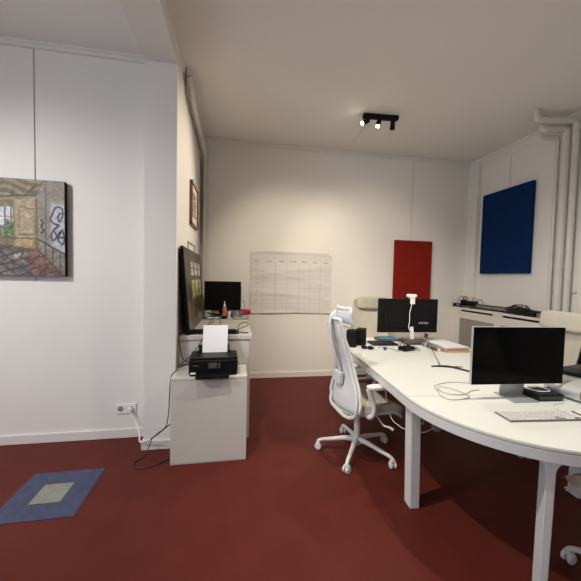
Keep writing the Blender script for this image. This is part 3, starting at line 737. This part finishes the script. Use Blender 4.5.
# ------------------------------------------------------------------ chairs
def base(t, mname, rad=.33, lift=.02, hub=.13, ang0=R(0), cm='white_pl'):
    b = B(); cyl(b, (0, 0, .075), (0, 0, hub), .042, .034, n=24, bev=.005); obj('hub', b, mname, t)
    b = B(); cyl(b, (0, 0, hub - .01), (0, 0, .27), .026, n=20); cyl(b, (0, 0, .26), (0, 0, .39 + lift), .017, n=16); obj('gas_lift', b, mname, t)
    for k in range(5):
        a = ang0 + 2 * PI * k / 5; d = Vector((math.cos(a), math.sin(a), 0))
        b = B(); tube(b, [d * .02 + Vector((0, 0, .112)), d * .10 + Vector((0, 0, .114)), d * .20 + Vector((0, 0, .098)), d * (rad - .03) + Vector((0, 0, .082)), d * rad + Vector((0, 0, .064))], [.024, .019, .015, .012], 10, 4); l = obj('base_arm', b, mname, t)
        w = Vector((-d.y, d.x, 0)) ; c = d * (rad - .008) + Vector((0, 0, .0285)); sw = R(25 + 60 * k); w = Vector((math.cos(sw), math.sin(sw), 0))
        b = B()
        for s in (-1, 1): cyl(b, c + w * .006 * s, c + w * .024 * s, .028, n=20, bev=.005)
        cw = obj('caster', b, cm, l)
        b = B(); cyl(b, c - w * .012, c + w * .012, .009, n=12); box(b, c + Vector((0, 0, .028)), (.04, .034, .018), (0, 0, sw), .006); merge_b = b
        obj('caster_hood', merge_b, mname, l)

def mesh_chair(label, loc, rz, lift=0.0, armlift=0.0):
    """white-framed swivel chair: mesh back, headrest, loop arms. Faces +y."""
    t = thing('office_chair', label, 'chair', loc, rz, 'white mesh office chairs')
    base(t, 'chair_white', ang0=R(48 if loc[1] < 1.5 else 105), lift=lift + .02)
    # mechanism and levers
    b = B(); bx(b, -.07, .07, -.10, .10, .385, .425, .012); bx(b, -.20, .20, -.03, .03, .40, .43, .01); obj('tilt_mechanism', b, 'chair_white', t)
    for s in (-1, 1):
        b = B(); tube(b, [(s * .10, .06, .40), (s * .20, .07, .385), (s * .26, .09, .345), (s * .31, .11, .35), (s * .33, .13, .338)], [.006, .007, .008, .011], 8, 6); obj('lever', b, 'chair_white', t)
    # seat
    def seat_top(u, v):
        x = (u - .5) * 2; y = v
        w = .245 * (1 - .10 * abs(y - .45) ** 2 * 2)
        z = .478 + .012 * abs(x) ** 2.4 - (.055 * max(0, (y - .72) / .28) ** 2) + .008 * math.sin(y * PI)
        rc = 1 - .06 * max(0, (abs(y - .5) * 2 - .75) / .25) ** 2
        return Vector((x * w * rc, -.085 + y * .375, z))
    b = B(); slab(b, seat_top, 20, 20, .055); so = obj('seat', b, 'chair_seat', t)
    b = B()
    slab(b, lambda u, v: seat_top(u, v) + Vector((0, 0, -.057)), 14, 14, .02); obj('seat_pan', b, 'chair_white', t)
    # back: waist profile in y, width by height
    prof = [(.405, -.178), (.44, -.205), (.52, -.192), (.62, -.158), (.70, -.148), (.78, -.158), (.90, -.188), (1.02, -.222), (1.14, -.250)]
    wid = [(.405, .21), (.44, .262), (.52, .252), (.62, .212), (.70, .172), (.78, .146), (.90, .126), (1.02, .114), (1.14, .100)]
    wrp = [(.405, .085), (.52, .085), (.62, .055), (.70, .035), (1.14, .025)]
    def lerp(T, z):
        for (a, p), (c, q) in zip(T, T[1:]):
            if z <= c: s = (z - a) / (c - a); s = s * s * (3 - 2 * s) * .5 + s * .5; return p + (q - p) * s
        return T[-1][1]
    def back(u, v):
        z = .405 + v * .735; x = (u - .5) * 2; w = lerp(wid, z)
        return Vector((x * w, lerp(prof, z) + lerp(wrp, z) * x * x, z))
    b = B(); slab(b, back, 16, 30, .008); bk = obj('backrest', b, 'chair_mesh', t)
    rimpts = [back(0, v / 14) for v in range(15)] + [back(u / 6, 1) + Vector((0, 0, .006)) for u in range(1, 6)] + [back(1, 1 - v / 14) for v in range(15)] + [back(1 - u / 6, 0) for u in range(1, 6)]
    b = B(); tube(b, rimpts, .0125, 8, 3, closed=True); obj('back_frame', b, 'chair_white', bk)
    # rear bow
    bow = []
    for z in (1.10, 1.02, .90, .78, .70, .62, .54, .47, .43): bow.append((-lerp(wid, z) * .98, lerp(prof, z) + lerp(wrp, z) - .028, z))
    bow += [(-.20, -.165, .398), (-.13, -.182, .388), (-.05, -.186, .386)]
    bow += [(-x, y, z) for x, y, z in reversed(bow)]
    b = B(); tube(b, [(0, -.225, 1.20), (0, -.262, 1.165), (0, -.272, 1.08), (0, -.250, .95), (0, -.215, .83), (0, -.172, .72)], .022, 10, 5, rz=.012); obj('spine', b, 'chair_white', t)
    b = B(); tube(b, bow, .0145, 8, 4); obj('rear_bow', b, 'chair_white', t)
    b = B(); tube(b, [(0, -.19, .388), (0, -.14, .398), (0, -.08, .406)], .028, 10, 4, rz=.014); obj('back_bracket', b, 'chair_white', t)
    b = B(); box(b, (0, -.182, .66), (.12, .04, .10), (R(-3), 0, 0), .012, 3); obj('lumbar_adjuster', b, 'chair_pad', t)
    # headrest
    b = B(); box(b, (0, -.225, 1.165), (.045, .06, .05), (R(12), 0, 0), .006); obj('headrest_stem', b, 'chair_white', t)
    def hr(u, v):
        x = (u - .5) * 2; z = v
        rc = 1 - .12 * max(0, (abs(z - .5) * 2 - .6) / .4) ** 2
        return Vector((x * .138 * rc, -.195 + .045 * x * x + .03 * math.sin(z * PI) * -.6 + .02 * (1 - z), 1.095 + z * .135))
    b = B(); slab(b, hr, 16, 10, .028); h = obj('headrest', b, 'chair_pad', t)
    ed = [hr(u / 8, 0) for u in range(9)] + [hr(1, v / 5) for v in range(1, 5)] + [hr(1 - u / 8, 1) for u in range(9)] + [hr(0, 1 - v / 5) for v in range(1, 5)]
    b = B(); tube(b, ed, .0145, 8, 3, closed=True); obj('headrest_rim', b, 'chair_white', h)
    # arms
    for s in (-1, 1):
        b = B(); tube(b, [(s * .19, -.02, .415), (s * .255, -.03, .415), (s * .278, -.01, .45), (s * .278, -.01, .52), (s * .275, -.04, .60), (s * .272, -.05, .638)], [.02, .019, .018, .02, .024], 10, 5); a = obj('arm_post', b, 'chair_white', t)
        b = B(); pillow(b, (s * .275, .065, .652), (.082, .26, .034), p=4); obj('arm_pad', b, 'chair_white', a)
    for k in kids(t):
        if k.name.split('.')[0] not in ('hub', 'gas_lift', 'base_arm'): k.location.z += armlift if k.name.startswith('arm_post') else lift
    return t
mesh_chair('white mesh office chair with headrest pulled up to the near long side of the desk', (1.035, 2.44, 0), R(-86))
c2 = mesh_chair('white office chair at the half-round desk end, only a seat corner and wheel showing', (1.962, 1.048, 0), R(10), .035, -.03)

def executive_chair(label, loc, rz, headm):
    """tall cream padded chair with a roll headrest. Faces +y."""
    t = thing('padded_chair', label, 'chair', loc, rz, 'tall cream padded chairs')
    base(t, 'chair_white', ang0=R(50))
    b = B(); bx(b, -.10, .10, -.10, .10, .385, .43, .012); obj('tilt_mechanism', b, 'chair_frame_grey', t)
    b = B(); pillow(b, (0, .02, .46), (.50, .50, .10), p=5); obj('seat', b, 'cream', t)
    def bk(u, v):
        x = (u - .5) * 2; w = .245 - .012 * v
        return Vector((x * w, -.20 - .12 * v + .035 * abs(x) ** 2.5 - .02 * math.sin(v * PI), .50 + v * .66))
    b = B(); slab(b, bk, 14, 20, .045); o = obj('backrest', b, 'cream', t)
    b = B()
    b.free()
    for s in (0, 1):
        b = B(); tube(b, [bk(s, v / 10) + Vector(((s - .5) * .02, -.02, 0)) for v in range(11)], .016, 8, 2); obj('back_frame', b, 'chair_frame_grey', o)
    b = B(); slab(b, lambda u, v: bk(u, v) + Vector((0, -.052, 0)), 10, 12, .012); obj('back_shell', b, 'chair_frame_grey', o)
    b = B(); pillow(b, (0, -.265, 1.125), (.47, .12, .175), (R(8), 0, 0), p=5); obj('headrest', b, headm, t)
    for s in (-1, 1):
        b = B(); tube(b, [(s * .18, .0, .41), (s * .27, 0, .42), (s * .29, -.02, .50), (s * .285, -.06, .63)], .016, 8, 5); a = obj('arm_post', b, 'chair_frame_grey', t)
        b = B(); pillow(b, (s * .285, .0, .645), (.07, .26, .03), p=4); obj('arm_pad', b, 'chair_frame_grey', a)
    b = B(); tube(b, [(0, -.05, .41), (0, -.24, .42), (0, -.28, .50), (0, -.30, .62)], .03, 10, 5, rz=.012); obj('back_bracket', b, 'chair_frame_grey', t)
    return t
executive_chair('cream padded chair with a grey-beige headrest behind the far desk end', (1.925, 3.905, 0), R(180), 'cream_grey')
executive_chair('cream padded chair with a large headrest between desk and radiator cover', (2.68, 2.33, 0), R(90 - 4), 'cream')

# ------------------------------------------------------------------ things on the desk
def dloc(x, y, z=DZ): return (x, y, z + .0005)
# large aluminium screen facing the camera
t = thing('display', 'large silver-edged desktop screen showing black, facing the near desk end', 'monitor', dloc(1.745, 1.645), R(-4))
b = B(); bx(b, -.3115, .3115, -.008, .012, .093, .453, .004, 3); obj('housing', b, 'alu', t)
b = B(); bx(b, -.3095, .3095, -.0095, -.0075, .095, .451); obj('screen', b, 'screen', t)
b = B(); slab(b, lambda u, v: Vector(((u - .5) * .165 + .012, .03 + .03 * (1 - v), .006 + v * .20)), 2, 8, .008); obj('stand_upright', b, 'alu', t)
b = B(); bx(b, -.072, .096, -.07, .098, 0, .007, .002); obj('stand_foot', b, 'alu_dark', t)

# keyboard
t = thing('keyboard', 'white keyboard in front of the silver-edged screen', 'keyboard', dloc(1.635, 1.40), R(-5))
b = B(); bx(b, -.209, .209, -.057, .057, 0, .009, .003); obj('case', b, 'keybase', t)
b = B()
for r_ in range(6):
    y0 = -.052 + r_ * .0175
    if r_ == 0:
        xs = [(-.204, .035)] ; x = -.204
        for w in (.017, .017, .017, .021, .092, .021, .017, .017, .017, .017, .017, .017, .035, .017):
            bx(b, x, x + w - .003, y0, y0 + .0128, .009, .0118); x += w - .0015 + .004
    else:
        for k in range(21):
            x = -.204 + k * .0195
            if k in (14, 18) and r_ in (1, 2) and False: continue
            bx(b, x, x + .0140, y0, y0 + .0128, .009, .0118)
ko = obj('keys', b, 'key', t)
b = B()
for i, j in ((-1, 0), (0, 0), (1, 0), (0, 1)): bx(b, .085 + i * .0195 - .008, .085 + i * .0195 + .008, -.052 + j * .0175, -.052 + j * .0175 + .0155, .0112, .0122)
o = obj('arrow_keys', b, 'grey_pl', t); o['label'] = 'dark grey arrow keys'
b = B(); tube(b, [(1.835, 1.455, DZ + .006), (1.86, 1.50, DZ + .004), (1.90, 1.53, DZ + .004), (1.98, 1.54, DZ + .004)], .003, 6, 6)
tag(obj('keyboard_cable', b, 'cable_w'), 'white cable from the keyboard running right behind it', 'cable')
t = thing('trackpad', 'flat white trackpad right of the keyboard', 'trackpad', dloc(1.965, 1.37), R(-5))
b = B(); bx(b, -.075, .075, -.055, .055, 0, .008, .002); obj('case', b, 'keybase', t)
b = B(); bx(b, -.073, .073, -.053, .053, .008, .0095, .001); obj('touch_surface', b, 'key', t)

# black dock with a white cable on it, beyond the screen foot
t = thing('docking_box', 'flat black box behind the keyboard with a white cable on top', 'box', dloc(1.935, 1.645), R(-4))
b = B(); bx(b, -.088, .088, -.07, .07, .004, .042, .006); obj('case', b, 'black', t)
b = B(); bx(b, -.08, .08, -.06, .06, 0, .005); obj('foot_pad', b, 'black_matte', t)
b = B(); bx(b, -.08, .08, -.0715, -.0695, .010, .030); obj('front_panel', b, 'dgrey', t)
b = B(); tube(b, [(1.86, 1.69, DZ + .048), (1.875, 1.66, DZ + .048), (1.90, 1.62, DZ + .048), (1.97, 1.62, DZ + .048), (1.985, 1.67, DZ + .048), (1.95, 1.70, DZ + .052), (1.89, 1.70, DZ + .055), (1.91, 1.68, DZ + .06)], .0035, 6, 8)
tag(obj('cable', b, 'cable_w'), 'white cable curled on top of the flat black box', 'cable')

# aluminium laptop riser and laptop
t = thing('laptop_stand', 'curved aluminium laptop riser at the right edge of the picture', 'laptop stand', dloc(2.15, 1.63), R(-82))
def riser(u, v):
    s = v
    pts = [(-.10, .004), (.02, .004), (.085, .012), (.105, .05), (.085, .085), (.0, .112), (-.10, .13)]
    f = s * (len(pts) - 1); k = min(int(f), len(pts) - 2); q = f - k
    P = [pts[max(0, k - 1)], pts[k], pts[k + 1], pts[min(len(pts) - 1, k + 2)]]
    c = [.5 * (2 * P[1][i] + (P[2][i] - P[0][i]) * q + (2 * P[0][i] - 5 * P[1][i] + 4 * P[2][i] - P[3][i]) * q * q + (3 * P[1][i] - P[0][i] - 3 * P[2][i] + P[3][i]) * q ** 3) for i in (0, 1)]
    return Vector(((u - .5) * .20, -c[0], c[1]))
b = B(); slab(b, riser, 4, 30, .006); obj('curved_sheet', b, 'alu', t)
LAPLOC = dloc(2.335, 1.64, DZ + .132)
t = thing('laptop', 'dark laptop standing open on the aluminium riser', 'laptop', LAPLOC, R(-78))
b = B(); bx(b, -.155, .155, -.15, .115, 0, .018, .003); obj('base', b, 'black', t)
b = B(); bx(b, -.14, .14, -.02, .10, .018, .0195); obj('keys', b, 'dgrey', t)
b = B(); box(b, (0, .155, .115), (.31, .008, .215), (R(-22), 0, 0), .003); l = obj('screen_lid', b, 'brown', t)
b = B(); box(b, (0, .1498, .113), (.295, .001, .195), (R(-22), 0, 0)); obj('screen', b, 'screen', l)

# second monitor, seen from behind, with webcam
t = thing('monitor', 'wide black monitor seen from behind on the far half of the desk', 'monitor', dloc(2.015, 3.36), R(-3))
b = B(); bx(b, -.372, .368, -.012, .014, .108, .505, .006); obj('housing', b, 'black', t)
b = B(); bx(b, -.30, .30, -.028, -.01, .17, .45, .012, 3); bk = obj('back_cover', b, 'black', t)
b = B(); bx(b, .095, .30, -.030, -.0275, .165, .262, .003); p = obj('port_panel', b, 'black_matte', bk)
b = B()
for k in range(4): bx(b, .125 + k * .03, .148 + k * .03, -.033, -.029, .212, .236, .002)
o = obj('cable_plug', b, 'grey_pl', p)
b = B(); bx(b, -.36, -.345, -.0135, -.0115, .12, .13); obj('badge', b, 'dgrey', bk)
b = B(); box(b, (.035, -.045, .09), (.04, .018, .18), (R(-12), 0, R(0)), .004); obj('stand_neck', b, 'white_pl', t)
b = B(); bx(b, -.10, .15, -.08, .10, 0, .010, .003); obj('stand_foot', b, 'dgrey', t)
b = B(); bx(b, -.362, .358, .014, .0155, .118, .495); obj('screen', b, 'screen', t)
t = thing('webcam', 'white webcam clipped on top of the wide black monitor', 'webcam', (2.045, 3.345, DZ + .506), R(-3))
b = B(); pillow(b, (0, .0, .038), (.125, .045, .04), p=4); obj('camera_body', b, 'white_pl', t)
b = B(); bx(b, -.028, .028, -.034, -.018, -.06, .022, .004); bx(b, -.028, .028, -.034, .03, .0005, .02, .004); obj('clip', b, 'white_pl', t)
b = B(); cyl(b, (0, .0225, .038), (0, .026, .038), .012, n=16); obj('lens', b, 'black', t)
b = B(); tube(b, [(2.03, 3.31, DZ + .445), (2.012, 3.318, DZ + .34), (2.01, 3.312, DZ + .25), (1.995, 3.30, DZ + .17), (2.02, 3.285, DZ + .12)], .0045, 6, 8)
tag(obj('webcam_cable', b, 'cable_w'), 'white webcam cable hanging down the back of the wide monitor', 'cable')

# loudspeakers
def speaker(lab, x, y, rz, w):
    t = thing('speaker', lab, 'speaker', dloc(x, y), rz, 'small desk speakers')
    b = B(); bx(b, -w / 2, w / 2, -.065, .065, 0, .178, .004); obj('cabinet', b, 'black_matte', t)
    b = B(); bx(b, -w / 2 + .006, w / 2 - .006, -.068, -.0645, .008, .17, .002); f = obj('grille', b, 'black', t)
    b = B(); cyl(b, (0, -.068, .125), (0, -.0695, .125), .018, n=20); obj('tweeter', b, 'black_matte', f)
    b = B(); cyl(b, (0, -.068, .06), (0, -.0695, .06), .03, n=24); obj('woofer', b, 'black_matte', f)
speaker('left one of the two small black desk speakers', 1.252, 3.165, R(-32), .10)
speaker('right one of the two small black desk speakers', 1.388, 3.238, R(-28), .10)

# flat black tablet/laptop, blue slip, glasses, cap
t = thing('closed_laptop', 'closed black laptop lying right of the desk speakers', 'laptop', dloc(1.625, 3.24), R(-4))
b = B(); bx(b, -.125, .16, -.10, .10, 0, .012, .003); obj('base', b, 'dgrey', t)
b = B(); bx(b, -.125, .16, -.10, .10, .0125, .02, .003); obj('lid', b, 'black', t)
t = thing('sticky_notes', 'cyan-blue pad of paper slips on the far half of the desk', 'note pad', dloc(1.80, 3.44), R(-4))
b = B(); bx(b, -.13, .10, -.075, .075, 0, .03, .002); obj('pad', b, 'brown', t)
b = B(); bx(b, -.10, .10, -.078, .06, .03, .036, .001); obj('top_sheet', b, 'cyan', t)
b = B(); cyl(b, (1.79, 3.14, DZ + .0005), (1.79, 3.14, DZ + .045), .013, n=16, bev=.002)
tag(obj('metal_stub', b, 'alu'), 'short silver cylinder standing below the cyan-blue note pad', 'cylinder')
t = thing('glasses', 'black folded glasses near the left desk edge', 'glasses', dloc(1.355, 3.0), R(-35))
for s in (-1, 1):
    b = B(); tube(b, [(s * .032 + .026 * math.cos(a * PI / 8), 0, .02 + .018 * math.sin(a * PI / 8)) for a in range(16)], .005, 6, closed=True); obj('lens_rim', b, 'black', t)
    b = B(); bx(b, s * .032 - .022, s * .032 + .022, -.001, .001, .005, .035); obj('lens', b, 'black', t)
b = B(); tube(b, [(-.06, 0, .025), (-.055, .03, .01), (.05, .035, .008)], .0045, 6, 5); tube(b, [(.06, 0, .025), (.058, .045, .01), (-.045, .045, .008)], .0045, 6, 5); tube(b, [(-.008, 0, .026), (.008, 0, .026)], .004, 6); obj('temples', b, 'black', t)
t = thing('round_cap', 'small bright blue round cap on the desk', 'eraser', dloc(1.535, 2.965))  # a small blue cap standing on the desk
b = B(); cyl(b, (0, 0, 0), (0, 0, .030), .019, .017, n=24, bev=.003); obj('shell', b, 'capblue', t)
b = B(); cyl(b, (0, 0, .030), (0, 0, .0315), .010, n=16); obj('dimple', b, 'capblue', t)

t = adaptor('power_adapter', 'black power adapter heap with cords in front of the wide monitor', dloc(1.755, 2.93), R(18), (.15, .09, .042), 'black', 'adapter',
        [[(-.05, -.04, .03), (-.02, -.075, .02), (.05, -.07, .03), (.09, -.04, .01), (.05, .02, .05), (-.02, .03, .055)], [(.06, .0, .04), (.10, -.03, .03), (.12, -.06, .006), (.09, -.09, .005)], [(-.07, .02, .035), (-.03, .05, .06), (.03, .06, .06), (.08, .03, .03), (.09, -.02, .02)]])
b = B(); tube(b, [(1.49, 3.03, DZ + .005), (1.56, 3.08, DZ + .006), (1.62, 2.99, DZ + .005), (1.65, 2.89, DZ + .005), (1.68, 2.89, DZ + .012)], .0035, 6, 8)
tag(obj('cable', b, 'cable_g'), 'grey cable lying between the blue cap and the black adapter', 'cable')
t = thing('dock_box', 'low grey-brown box behind the black adapter under the wide monitor', 'box', dloc(2.03, 3.21), R(-4))
b = B(); bx(b, -.11, .11, -.05, .05, .003, .048, .004); obj('case', b, 'brown', t)
b = B(); bx(b, -.105, .105, -.045, .045, 0, .004); obj('foot', b, 'black_matte', t)
b = B(); bx(b, -.10, .10, -.052, -.0495, .008, .02); obj('front_strip', b, 'dgrey', t)
b = B(); cyl(b, (2.055, 3.055, DZ + .0005), (2.055, 3.055, DZ + .05), .010, n=14, bev=.002)
tag(obj('metal_stub', b, 'alu'), 'thin silver cylinder standing before the grey-brown box', 'cylinder')

# papers
PAP = [('paper_tray', 'mount', .035, (.0, .0), 0, 'beige letter tray at the bottom of the paper pile', 'tray'),
       ('folder', 'yellow', .016, (.012, -.012), 1.0, 'yellow folder in the paper pile', 'folder'),
       ('folder', 'coral', .008, (-.004, -.004), -1.0, 'coral folder in the paper pile', 'folder'),
       ('folder', 'teal', .014, (.004, .008), 2, 'grey-green folder in the paper pile', 'folder'),
       ('paper_stack', 'paper', .016, (-.005, .012), 4, 'white papers on top of the folder pile', 'papers')]
z = DZ + .0005
for nm, mm, h, (dx, dy), rr, lab, cat in PAP[1:3] + PAP[3:]:
    t = thing(nm, lab + ' near the right desk edge', cat, (2.26 + dx, 2.95 + dy, z), R(-4 + rr))
    b = B(); bx(b, -.14, .115, -.165, .165, 0, h * .5, .001); obj('sheets', b, mm if mm == 'paper' else 'mount', t)
    b = B(); bx(b, -.142, .118, -.168, .167, h * .5, h - .0003, .0005); obj('cover' if mm != 'paper' else 'top_sheet', b, mm, t)
    z += h
t = thing('letter_tray', 'grey slatted letter tray left of the folder pile', 'tray', dloc(2.075, 2.985), R(-4))
b = B()
for k in range(3): bx(b, -.022, .016, -.15, .15, .002 + k * .014, .006 + k * .014, .001)
obj('shelves', b, 'grey_pl', t)
b = B(); bx(b, -.02, .014, .145, .15, 0, .036); bx(b, -.02, .014, -.002, .002, 0, .036); bx(b, -.02, .014, -.15, -.145, 0, .036); obj('sides', b, 'mount', t)

# cables on the desk
b = B(); tube(b, [(2.215, 3.325, DZ + .12), (2.10, 3.09, DZ + .080), (1.95, 2.80, DZ + .050), (1.82, 2.53, DZ + .022), (1.72, 2.335, DZ + .006)], .0035, 6, 8)
t = tag(obj('cable', b, 'cable_b'), 'thin black cable drooping from the wide monitor onto the desk', 'cable')
b = B(); box(b, (2.155, 3.20, DZ + .098), (.028, .035, .045), (R(12), R(10), 0), .004); obj('connector', b, 'dgrey', t)
b = B(); tube(b, [(1.64, 2.345, DZ + .006), (1.72, 2.335, DZ + .008), (1.80, 2.30, DZ + .006), (1.86, 2.18, DZ + .006), (1.89, 2.06, DZ + .006), (1.95, 1.95, DZ + .005)], [.005, .010, .008, .007], 8, 6)
tube(b, [(1.70, 2.34, DZ + .005), (1.80, 2.325, DZ + .005), (1.90, 2.30, DZ + .005)], .004, 6, 4)
tag(obj('cable', b, 'cable_b'), 'thick black cable lying across the desk towards the silver-edged screen', 'cable')
b = B(); tube(b, [(1.315, 1.80, DZ + .004), (1.285, 1.72, DZ + .004), (1.31, 1.67, DZ + .004), (1.40, 1.67, DZ + .004), (1.47, 1.71, DZ + .004), (1.45, 1.80, DZ + .008), (1.39, 1.87, DZ + .01), (1.34, 1.84, DZ + .006), (1.36, 1.76, DZ + .004), (1.46, 1.74, DZ + .004), (1.55, 1.79, DZ + .004), (1.62, 1.80, DZ + .004)], .0022, 6, 8)
tube(b, [(1.315, 1.80, DZ + .004), (1.36, 1.90, DZ + .004), (1.46, 1.95, DZ + .004), (1.56, 1.96, DZ + .004), (1.66, 1.93, DZ + .004)], .0022, 6, 8)
tag(obj('cable', b, 'cable_g'), 'thin grey cable coiled left of the silver-edged screen', 'cable')

# cables and a plug hanging under the desk
t = thing('hanging_plug', 'round grey plug hanging in white cables under the desk', 'plug', (1.46, 2.0, .40))
b = B(); cyl(b, (-.006, -.014, 0), (.008, .02, 0), .031, n=24, bev=.006); obj('body', b, 'grey_pl', t)
b = B(); tube(b, [(-.16, .50, .262), (-.24, .30, .10), (-.268, .16, .01), (-.262, .07, .0), (-.245, .006, .0), (-.15, -.055, -.0), (-.075, -.03, 0), (-.02, -.005, 0)], .003, 6, 8); obj('cord', b, 'cable_w', t)
b = B(); tube(b, [(0, .015, .02), (-.015, .09, .01), (.02, .18, .04), (.12, .30, .262)], .003, 6, 8); obj('cord', b, 'cable_w', t)
b = B(); tube(b, [(-.04, .20, .12), (-.05, .10, .05), (-.10, .02, .02), (-.16, .10, .12), (-.2, .2, .262)], .004, 6, 8); obj('cord', b, 'cable_g', t)

# ------------------------------------------------------------------ lights
def light(kind, name, loc, energy, col, target=None, **kw):
    l = bpy.data.lights.new(name, kind); l.energy = energy; l.color = col
    for k, v in kw.items(): setattr(l, k, v)
    o = bpy.data.objects.new(name, l); COL.objects.link(o); o.location = loc
    if target is not None: o.rotation_euler = (Vector(target) - Vector(loc)).to_track_quat('-Z', 'Y').to_euler()
    return o
WARM = (1.0, 0.86, 0.68)
def world_spot(i):
    p, d, on = SP[i]; mt = Matrix.Translation((1.605, 3.40, ZC)) @ Matrix.Rotation(R(-4), 4, 'Z')
    return mt @ p + mt.to_3x3() @ d * .10, mt.to_3x3() @ d
for i, e, sz in ((0, 118, 64), (1, 45, 110)):
    p, d = world_spot(i); light('SPOT', 'spot_lamp', p, e, WARM, p + d, spot_size=R(sz), spot_blend=.9, shadow_soft_size=.025)
# the same kind of ceiling spots, nearer the camera and out of the frame
light('SPOT', 'spot_lamp', (-.42, 1.5, 3.22), 165, (1.0, .92, .82), (1.75, 1.9, .6), spot_size=R(92), spot_blend=.7, shadow_soft_size=.02)
light('SPOT', 'spot_lamp', (1.6, 1.6, 3.24), 108, (1.0, .93, .80), (1.65, 1.75, 0), spot_size=R(140), spot_blend=1.0, shadow_soft_size=.025)
light('SPOT', 'spot_lamp', (.2, -.2, 3.22), 75, WARM, (1.75, 4.4, 1.7), spot_size=R(52), spot_blend=.9, shadow_soft_size=.05)
light('SPOT', 'spot_lamp', (.6, 1.9, 3.22), 115, WARM, (.85, 4.457, 1.27), spot_size=R(62), spot_blend=.8, shadow_soft_size=.025)
light('SPOT', 'spot_lamp', (.8, 1.9, 3.22), 105, WARM, (1.95, 4.457, 1.27), spot_size=R(62), spot_blend=.8, shadow_soft_size=.025)
# left-hand room: lamp and daylight window
light('SPOT', 'spot_lamp', (-2.85, .85, 3.1), 205, (1.0, .96, .95), (-1.55, 2.75, .6), spot_size=R(92), spot_blend=1.0, shadow_soft_size=.04)
light('AREA', 'window_daylight', (XW - .16, (wy0 + wy1) / 2, (wz0 + wz1) / 2), 58, (.80, .87, 1.0), (2, (wy0 + wy1) / 2 + .4, 1.4), shape='RECTANGLE', size=wy1 - wy0, size_y=wz1 - wz0)
w = bpy.data.worlds.new('World'); S.world = w; w.use_nodes = True
w.node_tree.nodes['Background'].inputs[0].default_value = (.75, .85, 1, 1); w.node_tree.nodes['Background'].inputs[1].default_value = .6

# ------------------------------------------------------------------ camera
cd = bpy.data.cameras.new('camera'); cd.sensor_width = 36; cd.lens = 36 * 311.25 / 581; cd.clip_start = .05
co = bpy.data.objects.new('camera', cd); COL.objects.link(co); S.camera = co
yaw, pit, rol = R(10.12), R(2.47), R(1.306)
fwd = Vector((math.sin(yaw) * math.cos(pit), math.cos(yaw) * math.cos(pit), -math.sin(pit)))
rt = Vector((math.cos(yaw), -math.sin(yaw), 0)); up = rt.cross(fwd)
r2 = math.cos(rol) * rt + math.sin(rol) * up; u2 = -math.sin(rol) * rt + math.cos(rol) * up
mm = Matrix((r2, u2, -fwd)).transposed().to_4x4(); mm.translation = (0, 0, 1.47); co.matrix_world = mm
S.view_settings.view_transform = 'Standard'; S.view_settings.look = 'None'; S.view_settings.gamma = 1; S.view_settings.use_curve_mapping = False
S.view_settings.exposure = 0.27
